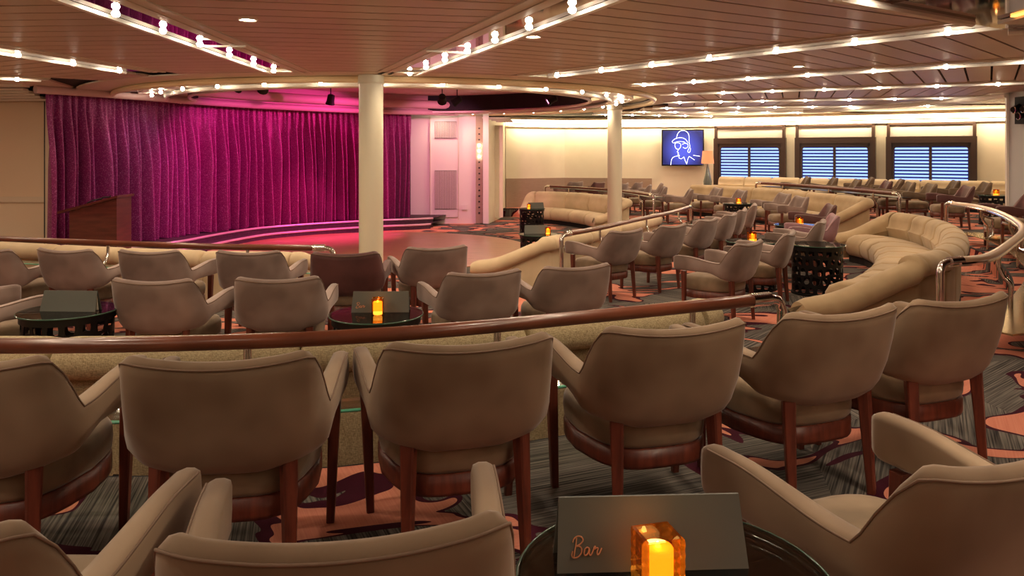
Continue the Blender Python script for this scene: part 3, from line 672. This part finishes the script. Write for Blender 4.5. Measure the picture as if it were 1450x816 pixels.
RA = [(-7.5, 4.1), (-5, 3.72), (-3.6, 3.6), (-2.31, 3.5), (-1.22, 3.58), (-.43, 3.77), (.277, 4.06), (.93, 4.35), (1.45, 4.59)]
rail('a', RA, .66, ZA, 'long mahogany handrail crossing the whole front of the picture behind the near chairs', 8, ends=(0, 1), ledge=(.2, .38))
R2 = [(-11, 11.9), (-8.6, 10.9), (-6.7, 10.15), (-5.1, 9.68), (-3.6, 9.3), (-2.7, 9.2), (-2.3, 9.18)]
rail('b', R2, .40, ZB, 'mahogany handrail at far left below the stage curtain', 5, ledge=(.16, .12))
R3 = [(.78, 10.75), (1.31, 11.56), (2.05, 12.9), (2.97, 14.5), (3.62, 15.9)]
rail('c', R3, .40, ZB, 'mahogany handrail behind the cream sofa in the middle, looping at its far end', 3, ledge=(.18, .12))
R4 = [(1.15, 24.0), (2.0, 23.0), (2.83, 21.5), (3.2, 20.2), (3.42, 19.1)]
rail('d', R4, .47, ZB, 'dark handrail behind the far cream sofa near the back wall', 3, m=wood, ledge=(.3, .40), ledge_m=black)
R5 = [(6.85, 21.4), (7.35, 20.2), (7.62, 18.9), (7.85, 17.3), (7.93, 16.1)]
rail('e', R5, .67, ZA, 'dark handrail with a narrow counter below the windows', 3, m=wood, ledge=(.35, .57), ledge_m=black)
R6 = [(3.55, 6.2), (3.95, 6.45), (4.74, 7.4), (5.59, 8.51), (6.25, 9.6), (7.05, 11.3), (7.4, 12.4), (7.43, 13.1)]
r6, P6 = rail('f', R6, .66, ZA, 'pale topped chrome handrail curving round the big tan sofa at right', 4, m=railpale, ledge=(.42, .16), ledge_m=brass, chromeline=True)
for k in (.3, .5, .72, .88):
    i = int(k*len(P6)); d = (P6[i+1]-P6[i-1]).normalized(); n = Vector((d.y, -d.x, 0)); p = P6[i]
    MB().tube([p+n*.0+Vector((0, 0, -.12)), p+n*.16+Vector((0, 0, -.18)), p+n*.16+Vector((0, 0, -.42)), p+n*.05+Vector((0, 0, -.49))], .02, 8).build('bracket', chrome, r6, True)

# ================================================================== SOFAS
def xsec_back(H, z0=.10, th=.30, seat=.42, k=1.0):
    """closed outline (u outward from the path, z) of a rolled back of height H"""
    R = th/2; top = H-R*.8
    pts = [(-.06, z0), (-.055, H-.25), (-.08, H-.215), (-.075, H-.205), (-.005, H-.195), (.025, H-.165)]
    for a in range(0, 181, 20): pts.append((.03-R+(R)*math.cos(math.radians(a)), top+R*.8*math.sin(math.radians(a))))
    pts += [(.03-2*R-.02, top-.10), (.03-2*R-.06, (seat+top)/2), (.03-2*R-.02, seat-.02), (.03-2*R+.04, z0)]
    cu = -.13; cz = (z0+H)/2
    return [(cu+(u-cu)*k, cz+(z-cz)*k) for u, z in pts]
def xsec_seat(d0, d1, z0=.12, z1=.43, k=1.0):
    pts = [(-d0, z0), (-d0, z1-.03), (-(d0+.12), z1-.005), (-(d0+d1)/2, z1+.02), (-(d1-.16), z1+.01), (-(d1-.05), z1-.04), (-d1, z1-.12), (-(d1-.015), z0+.06), (-(d1-.06), z0)]
    cu = -(d0+d1)/2; cz = (z0+z1)/2
    return [(cu+(u-cu)*k, cz+(z-cz)*k) for u, z in pts]
def loftseg(P, N_, xs, zf):
    return MB().rings([[(p.x+n.x*u, p.y+n.y*u, zf+z) for u, z in xs(i/(len(P)-1))] for i, (p, n) in enumerate(zip(P, N_))])
def sofa(pts, zf, H, nseg, m, label, arm0=1.1, arm1=1.1, depth=.95, group=None, z_tip=.46, name='curved_sofa', tilt0=0, tilt1=0, seatseg=None, toward=None):
    base = resample(spline(pts, 8), n=120)
    cen = C if toward is None else Vector((*toward, 0))
    mid = base[60]; n0 = mid-cen
    d = (base[61]-base[59]).normalized(); sgn = 1 if Vector((d.y, -d.x, 0)).dot(n0) > 0 else -1
    def frame(P):
        out = []
        for i in range(len(P)):
            d = (P[min(i+1, len(P)-1)]-P[max(i-1, 0)]).normalized(); out.append(Vector((d.y, -d.x, 0))*sgn)
        return out
    root = empty(name, (mid.x, mid.y, zf), 0, label, 'sofa', group)
    NB_ = frame(base); n = len(base)
    def seam(t, L): e = min(t, 1-t)*L; return 1-.19*(1-min(1, e/.06))**2.5 if e < .06 else 1
    total = sum((b-a).length for a, b in zip(base, base[1:]))
    for k in range(nseg):
        i0, i1 = round(k*(n-1)/nseg), round((k+1)*(n-1)/nseg)
        S = resample(base[i0:i1+1], n=12); L = total/nseg
        ts = [0, .012, .03, .07, .15, .3, .5, .7, .85, .93, .97, .988, 1]
        SP = []; SN = []
        for t in ts:
            f = t*(i1-i0)+i0; a = int(min(f, n-2)); SP.append(base[a].lerp(base[a+1], f-a)); SN.append(NB_[a].lerp(NB_[a+1], f-a).normalized())
        R = [[(p.x+q.x*u, p.y+q.y*u, zf+z) for u, z in xsec_back(H, k=seam(t, L))] for p, q, t in zip(SP, SN, ts)]
        MB().rings(R).build('back_cushion', m, root, True, 60)
    ss = seatseg or nseg
    for k in range(ss):
        f0, f1 = k/ss, (k+1)/ss; ts = [0, .02, .06, .15, .3, .5, .7, .85, .94, .98, 1]; R = []
        for t in ts:
            f = (f0+(f1-f0)*t)*(n-1); a = int(min(f, n-2)); p = base[a].lerp(base[a+1], f-a); q = NB_[a].lerp(NB_[a+1], f-a).normalized()
            R.append([(p.x+q.x*u, p.y+q.y*u, zf+z) for u, z in xsec_seat(.30, depth, k=seam(t, total/ss))])
        MB().rings(R).build('seat_cushion', m, root, True, 60)
    # plinth and outer back panel
    R = [[(p.x+q.x*u, p.y+q.y*u, zf+z) for u, z in ((-.06, 0), (-.06, .12), (-(depth-.1), .12), (-(depth-.1), 0))] for p, q in zip(base[::6]+[base[-1]], NB_[::6]+[NB_[-1]])]
    MB().rings(R).build('plinth', blackm, root)
    # arms: the back roll turns the corner and swoops down to the tip
    for e, alen, tilt in ((0, arm0, tilt0), (1, arm1, tilt1)):
        if not alen: continue
        p = base[0] if e == 0 else base[-1]; q = NB_[0] if e == 0 else NB_[-1]
        d = (base[0]-base[1]).normalized() if e == 0 else (base[-1]-base[-2]).normalized()
        inn = (-q*math.cos(tilt)+d*math.sin(tilt)).normalized()
        rc = .26; path = [p]; nor = [q]
        for a in range(1, 7):
            th = a/6*(PI/2-tilt); path.append(p+d*rc*math.sin(th)-q*rc*(1-math.cos(th))); nor.append((q*math.cos(th)+d*math.sin(th)).normalized())
        last = path[-1]; ln_ = nor[-1]; fwd = (d*math.cos(PI/2-tilt)-q*math.sin(PI/2-tilt)).normalized()
        for a in range(1, 13): path.append(last+fwd*(alen-rc)*a/12); nor.append(ln_)
        R = []; m_ = len(path)
        for i, (pp, nn) in enumerate(zip(path, nor)):
            t = i/(m_-1); hh = H+(z_tip-H)*smooth01((t-.12)/.80); kk = 1.0
            if i == m_-1: kk = .78
            if i == m_-2: kk = .95
            R.append([(pp.x+nn.x*u, pp.y+nn.y*u, zf+z) for u, z in xsec_back(hh, z0=.06, th=.30, seat=min(.42, hh-.12), k=kk)])
        MB().rings(R).build('arm', m, root, True, 60)
    return root
sofa([(-8.6, 4.75), (-5, 4.12), (-2.31, 3.97), (-1.0, 4.1), (.0, 4.42), (.85, 4.8), (1.25, 5.0)], ZB, .82, 8, woven, 'long woven fabric sofa behind the front handrail, its back to the near chairs', arm0=0, arm1=.9, seatseg=8)
sofa([(-9.5, 11.6), (-6.8, 10.6), (-5.1, 10.05), (-3.7, 9.72), (-2.75, 9.62)], ZD, .80, 6, cream, 'cream sofa at the left below the curtain, behind the second handrail', arm0=0, arm1=1.0)
sofa([(.62, 11.25), (1.15, 12.05), (1.8, 13.2), (2.6, 14.6), (2.95, 15.4)], ZD, .82, 4, cream, 'cream sofa in the middle with its sloping arm pointing at the dance floor', arm0=1.25, arm1=1.0, tilt0=.33)
sofa([(.75, 23.2), (1.45, 22.9), (2.1, 22.2), (2.75, 20.9), (3.0, 19.6)], ZD, .88, 4, cream, 'cream sofa by the back wall beyond the slimmer column', arm0=.95, arm1=1.0)
sofa([(5.4, 22.9), (6.1, 21.8), (6.9, 20.2), (7.25, 18.6), (7.5, 17.0), (7.5, 16.2)], ZB, .84, 6, tan, 'long tan sofa below the dark counter rail in front of the windows', arm0=0, arm1=1.1)
sofa([(3.95, 7.4), (4.45, 7.85), (5.1, 8.75), (5.75, 9.85), (6.25, 11.0), (6.5, 12.1), (6.45, 12.8)], ZB, .80, 9, tan, 'big tan channelled sofa at right inside the curved chrome handrail', arm0=1.5, arm1=1.15, tilt0=1.15, tilt1=-.0, name='channelled_sofa', depth=1.05)
b0 = WW+WD*.3+Vector((WD.y, -WD.x, 0))*.35; b1 = WW+WD*8.2+Vector((WD.y, -WD.x, 0))*.35
sofa([tuple(b0[:2]), tuple(((b0+b1)/2)[:2]), tuple(b1[:2])], ZA, .78, 10, cream, 'straight pale banquette running below the windows', arm0=0, arm1=0, name='window_banquette', depth=.8)

# ================================================================== CHAIR
def chair_shell(over=0):
    # plan path of the shell from left arm tip round the back to the right arm tip
    half = [(0, -.318), (.09, -.316), (.18, -.309), (.25, -.299), (.289, -.274), (.302, -.225), (.309, -.15), (.316, -.04), (.325, .08), (.332, .2), (.336, .33)]
    S = resample(spline([(x, y, 0) for x, y in half], 6), n=46)
    full = [Vector((-p.x, p.y, 0)) for p in S[:0:-1]]+S
    # arc length from the middle
    mid = len(S)-1; L = [0]*len(full)
    for i in range(mid+1, len(full)): L[i] = L[i-1]+(full[i]-full[i-1]).length
    for i in range(mid-1, -1, -1): L[i] = L[i+1]+(full[i]-full[i+1]).length
    R = []; pipe = []
    for i, p in enumerate(full):
        s = L[i]; d = (full[min(i+1, len(full)-1)]-full[max(i-1, 0)]).normalized(); n = Vector((d.y, -d.x, 0))
        back = 1-min(1, max(0, (s-.297)/.08)); back = back*.6+.4*smooth01(back)                 # 1 on the back, 0 on the arms
        top = .648+.045*smooth01((s-.42)/.36)+(.19+.024*(min(s, .27)/.27)**2)*back
        bot = .425+.035*smooth01((s-.12)/.2)+.075*smooth01((s-.28)/.25)
        T = .072-.018*smooth01((s-.4)/.35)
        e = 1.0
        lean = .105*back; taper = .16*back
        ring = []
        # outline: parameter z fraction 0..1, offset across thickness
        prof = [(0.03, .30), (.0, .5), (.03, .78), (.12, .95), (.35, 1.03), (.6, 1.02), (.85, .98), (.95, .93), (1.0, .62), (1.0, .40), (.955, .08), (.85, -.0), (.5, .0), (.15, .05)]
        for zf_, o_ in prof:
            zz = bot+(top-bot)*zf_
            hb = (zz-.42)/.44
            if i in (0, len(full)-1): zz = (bot+top)/2+(zz-(bot+top)/2)*.80; o_ = .5+(o_-.5)*.55
            if i in (1, len(full)-2): zz = (bot+top)/2+(zz-(bot+top)/2)*.95; o_ = .5+(o_-.5)*.88
            # lean back and flare out towards the top on the back part
            x = p.x*(1-.13*back*(1-hb)-.02*max(0, hb-.55)*back); y = p.y-lean*(hb-.35)*1.0
            bulge = .012*math.sin(PI*min(1, max(0, hb)))*(1 if o_ > .5 else 0)
            q = Vector((x, y, zz))+n*((o_-.5)*T+bulge)
            ring.append(q)
        R.append(ring)
        if 1 < i < len(full)-2: pipe.append(ring[7]+n*.001)
    return R, pipe
Rsh, pipe = chair_shell()
shell_me = MB().rings(Rsh).mesh('backrest', velvet, True)
pipe_me = MB().tube(pipe, .0035, 5).mesh('piping', piping, True)
def dplan(k, n=28):     # seat outline
    out = []
    for i in range(n):
        a = 2*PI*i/n; ca, sa = math.cos(a), math.sin(a); e = .55
        x = .288*math.copysign(abs(ca)**e, ca); y = .295*math.copysign(abs(sa)**e, sa)
        if y < 0: x *= 1-.2*(-y/.295)
        out.append((x*k, y*k+.03))
    return out
def layer(k, z): return [(x, y, z) for x, y in dplan(k)]
seat_me = MB().rings([layer(.93, .325), layer(.985, .345), layer(1.0, .39), layer(.99, .43), layer(.93, .462), layer(.8, .475), layer(.5, .484), layer(.2, .487)]).mesh('seat', velvet_pale, True)
apron_me = MB().rings([[(x, y, z) for x, y in dplan(k)] for k, z in ((.86, .25), (.975, .245), (.99, .26), (.99, .322), (.86, .33))], cap=False, closed=True).mesh('apron', wood, True)
def leg(x0, y0, z0, x1, y1, z1, w0, w1, rz=0):
    ca, sa = math.cos(rz), math.sin(rz); R = []
    for t in (0, .35, .7, 1):
        x, y, z = x0+(x1-x0)*t, y0+(y1-y0)*t, z0+(z1-z0)*t; w_ = (w0+(w1-w0)*t)/2
        R.append([(x+a*ca*w_-b*sa*w_, y+a*sa*w_+b*ca*w_, z) for a, b in ((-1, -.75), (-.75, -1), (.75, -1), (1, -.75), (1, .75), (.75, 1), (-.75, 1), (-1, .75))])
    return MB().rings(R)
legs = []
for sx in (-1, 1):
    legs.append(leg(sx*.225, -.30, 0, sx*.215, -.262, .50, .034, .056, sx*.5).mesh('rear_leg', wood, False))
    legs.append(leg(sx*.305, .235, 0, sx*.325, .225, .53, .032, .05).mesh('front_leg', wood, False))
def make_chair():
    r = empty('tub_armchair', (0, 0, 0))
    b = link('backrest', shell_me, r, True); link('piping', pipe_me, b, True)
    link('seat', seat_me, r, True); link('apron', apron_me, r, True)
    for l in legs: link('leg', l, r, True)
    return r
proto = make_chair(); used = [False]
dark_shell = shell_me.copy(); dark_shell.materials[0] = velvet_dark; pink_shell = shell_me.copy(); pink_shell.materials[0] = velvet_pink
mauve_shell = shell_me.copy(); mauve_shell.materials[0] = vary(mat('mauve_taupe_velvet', (.3, .22, .18), .85, sheen=.3), (.185, .128, .105), (.44, .33, .285), 1.8, detail=3, bump=.1, bscale=9)
brown_shell = shell_me.copy(); brown_shell.materials[0] = vary(mat('brown_velvet', (.15, .1, .06), .8, sheen=.2), (.10, .062, .034), (.2, .135, .08), 3)
def chair(x, y, z, yaw, label, group, kind=None):
    """x, y: the middle of the back's top edge; yaw in degrees, 0 = facing away (+Y), positive turns left"""
    a = math.radians(yaw); f = Vector((-math.sin(a), math.cos(a), 0))
    c = copy_tree(proto) if used[0] else proto; used[0] = True
    c.location = Vector((x, y, z))+f*.385; c.rotation_euler = (0, 0, a)
    tag(c, label, 'armchair', group)
    if kind:
        for ch in c.children:
            if ch.name.startswith('backrest'): ch.data = {'dark': dark_shell, 'pink': pink_shell, 'brown': brown_shell, 'mauve': mauve_shell}[kind]
    return c
GA = 'tub armchairs in the front row'
chair(-1.84, 2.52, 0, 4, 'taupe velvet tub armchair cut off by the left edge in the front row', GA)
chair(-.98, 2.57, 0, 7, 'taupe velvet tub armchair second from the left in the front row, squarely seen from behind', GA)
chair(-.14, 2.80, 0, 16, 'taupe velvet tub armchair in the middle of the front row before the front handrail', GA)
chair(.66, 3.05, 0, 16, 'brown velvet tub armchair right of the middle one in the front row', GA)
chair(1.44, 3.33, 0, 22, 'brown velvet tub armchair below the end of the front handrail', GA)
chair(2.12, 3.62, 0, 22, 'brown velvet tub armchair at the right end of the front row', GA)
GF = 'tub armchairs nearest the camera'
chair(-.31, 1.38, 0, 9, 'tub armchair at bottom centre left of the menu table, back rim showing', GF)
chair(-1.19, 1.38, 0, 1, 'tub armchair at bottom left with only its right arm showing', GF)
chair(1.17, 1.75, 0, 24, 'tub armchair at bottom right with open seat beside the menu table', GF)
GB = 'tub armchairs on the middle tier at left'
for px, d, yaw, lab, kd in ((212, 5.72, -4, 'mauve taupe tub armchair right of the left drum table, nearer row', None), (392, 5.80, 6, 'mauve taupe tub armchair left of the candle table, nearer row', None),
        (688, 6.1, 22, 'mauve tub armchair right of the candle table, nearer row', None), (820, 6.42, 22, 'mauve tub armchair at the right end of the nearer row, left tier', None),
        (-92, 5.7, -35, 'tub armchair at the left edge facing the left drum table', None), (88, 7.5, -12, 'tub armchair behind the left drum table in the farther row', None),
        (-26, 7.5, -12, 'tub armchair cut off by the left edge in the farther row', None), (208, 7.4, -6, 'tub armchair just behind the second one of the nearer row', None),
        (350, 7.35, -2, 'tub armchair in the middle of the farther row, left tier', None), (488, 7.25, 4, 'dark maroon tub armchair in front of the thick column', 'dark'), (620, 7.7, 20, 'mauve tub armchair right of the thick column', None)):
    p = at(px, d); chair(p.x, p.y, ZB, yaw, lab, GB, kd or 'mauve')
GR = 'tub armchairs on the middle tier at right'
for x, y, yaw, lab, kd in ((1.40, 9.35, 42, 'tub armchair nearest behind the middle handrail', None), (2.10, 10.0, 46, 'second tub armchair along the middle handrail', None), (2.78, 10.9, 52, 'third tub armchair along the middle handrail', None),
        (3.35, 11.8, 60, 'fourth tub armchair along the middle handrail', None), (3.8, 12.7, 65, 'fifth tub armchair along the middle handrail', None), (4.36, 13.9, 70, 'farthest tub armchair along the middle handrail', None),
        (2.50, 8.1, 48, 'tub armchair above the end of the front handrail, in front of a candle', None), (3.28, 9.1, 62, 'tub armchair beside the drum table in the right group', None), (4.25, 10.6, 62, 'tub armchair right of the second candle, left of the mauve pink one', None),
        (4.85, 11.6, 76, 'pink mauve tub armchair at the right of the right group', 'pink'), (5.75, 13.9, 80, 'dark maroon tub armchair behind the pink mauve one', 'dark'),  # the farther chair takes dark velvet to stand for shade
        (5.45, 20.4, 95, 'tub armchair farthest along the long tan sofa', None), (5.72, 19.2, 95, 'second farthest tub armchair along the long tan sofa', None), (6.25, 17.7, 95, 'third tub armchair along the long tan sofa', None), (6.15, 16.4, 95, 'nearest tub armchair along the long tan sofa', None),
        (4.55, 19.6, 82, 'tub armchair with pale arm beyond the loop of the middle handrail', None), (4.15, 20.9, 84, 'tub armchair behind the one beyond the loop of the handrail', None), (3.95, 22.1, 75, 'tub armchair in the middle of the group by the back wall', None),
        (4.5, 23.2, 80, 'tub armchair at the rear right of the group by the back wall', None), (3.95, 24.0, 60, 'tub armchair half hidden in the group by the back wall', None), (3.4, 23.3, 60, 'tub armchair just right of the slimmer column', None),
        (2.75, 24.2, 50, 'dark tub armchair just left of the slimmer column', 'dark'), (2.05, 24.5, 40, 'tub armchair leftmost along the taupe wainscot', None)):
    chair(x, y, ZB, yaw, lab, GR, kd or 'mauve')
GW = 'tub armchairs on the upper tier by the windows'
for k, (px, d, yaw, kd, lab) in enumerate(((1146, 21.2, 78, None, 'leftmost brown tub armchair below the second window'), (1184, 20.5, 78, None, 'second brown tub armchair from the left below the windows'), (1217, 19.2, 78, None, 'third brown tub armchair from the left below the windows'),
        (1237, 20.5, 70, None, 'brown tub armchair backed against the wall strip between second and third windows'), (1260, 18.2, 78, 'dark', 'darkest brown tub armchair below the left side of the third window'), (1279, 19.3, 70, None, 'brown tub armchair rear one below the third window'),
        (1292, 17.5, 78, None, 'lit brown tub armchair below the middle of the third window'), (1322, 16.6, 78, None, 'brown tub armchair right of the lit one below the third window'), (1356, 18.4, 74, None, 'brown tub armchair below the right edge of the third window'),
        (1374, 15.5, 78, 'dark', 'dark tub armchair just beyond the far end of the chrome handrail'), (1400, 17.4, 74, None, 'brown tub armchair beside the far right candle table'), (1467, 12.3, 80, 'dark', 'dark tub armchair cut off by the right edge behind the chrome handrail'))):
    p = at(px, d); chair(p.x, p.y, ZA, yaw, lab, GW, kd or 'brown')

# ================================================================== DRUM TABLES, MENU CARDS, CANDLES
def drum_meshes():
    rnd = random.Random(11); cols, rows, Rr, H = 18, 5, .305, .58
    jit = {}
    def vert(i, j):
        i %= cols*2
        if (i, j) not in jit:
            edge = j in (0, rows*3+1)
            jit[(i, j)] = (rnd.uniform(-.28, .28), 0 if j <= 0 or j >= rows+1 else rnd.uniform(-.22, .22))
        return jit[(i, j)]
    V, F = [], []
    dz = H/(rows)
    def pt(i, j):
        # brick grid corners
        a, b = vert(i, j); th = 2*PI*(i+a)/(cols*2); z = min(H, max(0, (j+b*.8)*dz + (.12*dz if i % 2 else -.12*dz)*(0 < j < rows)))
        return (th, z)
    for j in range(rows):
        for i in range(cols):
            i0 = 2*i+(j % 2)
            P = [pt(i0, j), pt(i0+1, j), pt(i0+2, j), pt(i0+2, j+1), pt(i0+1, j+1), pt(i0, j+1)]
            # unwrap
            base = P[0][0]; P = [((t-base+PI) % (2*PI)-PI+base, z) for t, z in P]
            ct = sum(p[0] for p in P)/6; cz = sum(p[1] for p in P)/6; k = rnd.choice((.62, .72, .78, .5))
            outer = []; inner = []
            for a in range(12):
                s = a/2; i1 = int(s) % 6; i2 = (i1+1) % 6; t = s-int(s)
                p = (P[i1][0]*(1-t)+P[i2][0]*t, P[i1][1]*(1-t)+P[i2][1]*t); outer.append(p)
            for a in range(12):
                # rounded hole
                q0, q1, q2 = outer[a-1], outer[a], outer[(a+1) % 12]; p = ((q0[0]+2*q1[0]+q2[0])/4, (q0[1]+2*q1[1]+q2[1])/4)
                inner.append((ct+(p[0]-ct)*k, cz+(p[1]-cz)*k))
            n = len(V)
            for rad in (Rr, Rr-.008):
                for L_ in (outer, inner):
                    for t, z in L_: V.append((rad*math.cos(t), rad*math.sin(t), .02+z))
            for a in range(12):
                b = (a+1) % 12
                F += [(n+a, n+b, n+12+b, n+12+a), (n+24+a, n+36+a, n+36+b, n+24+b), (n+12+a, n+12+b, n+36+b, n+36+a)]
    body = MB().add(V, F).mesh('cutout_drum', black, False)
    rim = []
    for z, hh in ((.0, .025), (.562, .05)):
        rim.append(MB().rings([[(r*math.cos(2*PI*k/40), r*math.sin(2*PI*k/40), z+h) for k in range(40)] for r, h in ((.29, 0), (.318, 0), (.318, hh), (.29, hh))], cap=False, closed=True).mesh('rim', black, True, 35))
    top = MB().lathe([(.30, 0), (.333, .0), (.335, .006), (.333, .012), (.30, .012)], (0, 0, .613), 48).mesh('glass_top', smokeglass, False)
    edge = MB().tube([(.335*math.cos(2*PI*k/48), .335*math.sin(2*PI*k/48), .619) for k in range(48)], .006, 6, True).mesh('glass_edge', mat('dark_green_glass_edge', (.05, .11, .08), .15), True)
    return body, rim[0], rim[1], top, edge
DM = drum_meshes(); TZ = .625
def table(x, y, zf, label):
    r = empty('drum_table', (x, y, zf), random.uniform(0, 6), label, 'table', 'round cut-out drum tables')
    for nm, me in zip(('cutout_drum', 'rim', 'rim', 'glass_top', 'glass_edge'), DM): link(nm, me, r, True)
    return r
def stroke_text(tp_):
    B = [[(.25, .92), (.2, .6), (.12, .3), (.06, .02)], [(.0, .3), (-.06, .1), (.05, -.02), (.3, .02), (.5, .2), (.52, .42), (.38, .52), (.2, .52), (.42, .6), (.62, .78), (.55, .96), (.32, 1.0), (.1, .88), (.02, .72)],
         [(1.0, .4), (.86, .46), (.72, .36), (.66, .18), (.74, .08), (.88, .16), (.99, .38), (.97, .18), (1.04, .08), (1.16, .22), (1.28, .46), (1.34, .5), (1.3, .36), (1.34, .4), (1.5, .42), (1.44, .24), (1.46, .1), (1.58, .18), (1.72, .42)]]
    mb = MB()
    for s in B:
        P = spline([(a, b, 0) for a, b in s], 5); mb.tube([tp_(p.x, p.y) for p in P], .0016, 5)
    return mb
def menu(x, y, z, rz, label, wd=.42, text=True):
    r = empty('menu_card', (x, y, z), rz, label, 'menu', 'grey tent menu cards')
    H = .145; D = .045; T = .003
    for sg in (-1, 1):
        V = [(-wd/2, sg*D, 0), (wd/2, sg*D, 0), (wd/2, sg*(D-T), 0), (-wd/2, sg*(D-T), 0), (-wd/2+.008, sg*T, H), (wd/2-.008, sg*T, H), (wd/2-.008, 0, H), (-wd/2+.008, 0, H)]
        MB().add(V, [(0, 1, 2, 3), (4, 5, 6, 7), (0, 1, 5, 4), (1, 2, 6, 5), (2, 3, 7, 6), (3, 0, 4, 7)]).build('card_leaf', greycard, r, local=True)
    MB().add([(-wd/2+.012, 0, 0.003), (wd/2-.012, 0, 0.003), (wd/2-.012, .02, .003), (-wd/2+.012, .02, .003), (-wd/2+.015, 0, H-.01), (wd/2-.015, 0, H-.01), (wd/2-.015, .002, H-.01), (-wd/2+.015, .002, H-.01)], [(0, 1, 2, 3), (4, 5, 6, 7), (0, 1, 5, 4), (1, 2, 6, 5), (2, 3, 7, 6), (3, 0, 4, 7)]).build('paper_insert', paper, r, local=True)
    if text:
        def f(u, v): t = (.03+v*.04)/H; return (-wd/2+.035+u*.037, -(D*(1-t)+T*t)-.001, .03+v*.04)
        stroke_text(f).build('lettering', copper, r, True, local=True)
    return r
def candle_meshes():
    w_, h = .041, .125
    R = []
    n = 13
    for k in range(n):
        z = h*k/(n-1); e = w_+(.001 if k % 2 else 0); R.append([(a*e, b*e, z) for a, b in ((-1, -1), (1, -1), (1, 1), (-1, 1))])
    for k in range(3): R.append([(a*(w_-.007), b*(w_-.007), h-k*.045) for a, b in ((-1, -1), (1, -1), (1, 1), (-1, 1))])
    g = MB().rings(R).mesh('amber_glass', amberglass, False)
    wx = MB().lathe([(.030, .006), (.0325, .012), (.0325, .094), (.030, .098), (.02, .096)], n=20).mesh('wax_cup', wax, True)
    fl = MB().lathe([(.003, .092), (.006, .097), (.004, .104), (.001, .108)], n=8).mesh('flame', flame, True)
    return g, wx, fl
CMs = candle_meshes(); cld = bpy.data.lights.new('candle_light', 'POINT'); cld.energy = .15; cld.color = (1, .5, .15); cld.shadow_soft_size = .02
def candle(x, y, z, rz, label):
    r = empty('candle_holder', (x, y, z), rz, label, 'candle holder', 'amber glass candle holders')
    for nm, me in zip(('amber_glass', 'wax_cup', 'flame'), CMs): link(nm, me, r, True)
    l = bpy.data.objects.new('candle_light', cld); COL.objects.link(l); l.parent = r; l.location = (0, 0, .15)
    return r
table(.345, 1.66, ZA, 'black drum table in the foreground under the menu and candle')
menu(.305, 1.73, TZ, .05, 'grey menu card lettered Bar on the foreground table'); candle(.300, 1.60, TZ, .25, 'glowing amber candle holder on the foreground table')
p = at(97, 5.75); table(p.x, p.y, ZB, 'black drum table at left with a blank menu card'); menu(p.x+.03, p.y-.02, ZB+TZ, -.05, 'plain grey menu card on the left drum table', text=False)
p = at(533, 5.62); table(p.x, p.y, ZB, 'black drum table behind the front handrail with menu and candle')
menu(p.x+.02, p.y+.08, ZB+TZ, .02, 'grey menu card lettered Bar on the table behind the front handrail'); candle(p.x+.02, p.y-.06, ZB+TZ, .1, 'amber candle holder on the table behind the front handrail')
table(.5, 19.6, ZD, 'black drum table before the far cream sofa'); menu(.60, 19.65, ZD+TZ, .3, 'grey menu card on the table before the far cream sofa', text=False); candle(.42, 19.45, ZD+TZ, .2, 'amber candle holder on the table before the far cream sofa')
table(.45, 13.5, ZD, 'black drum table just behind the middle cream sofa'); menu(.42, 13.6, ZD+TZ, .15, 'grey menu card on the table just behind the middle cream sofa', text=False); candle(.62, 13.42, ZD+TZ, .2, 'amber candle holder behind the middle cream sofa')
table(3.87, 9.85, ZB, 'black drum table under the chairs above the end of the front handrail')
table(3.15, 10.2, ZB, 'black drum table in the middle of the right group'); candle(3.12, 10.1, ZB+TZ, .3, 'amber candle holder above the nearest chair of the right group')
table(4.55, 12.45, ZB, 'black drum table beside the pink mauve armchair'); candle(4.57, 12.35, ZB+TZ, .3, 'amber candle holder left of the pink mauve armchair')
table(5.15, 17.7, ZB, 'black drum table before the long tan sofa'); candle(5.13, 17.6, ZB+TZ, .3, 'amber candle holder in front of the long tan sofa')
table(10.18, 16.35, ZA, 'black drum table beside the grey pillar'); candle(10.1, 16.2, ZA+TZ, .3, 'reddish candle holder beside the grey pillar')
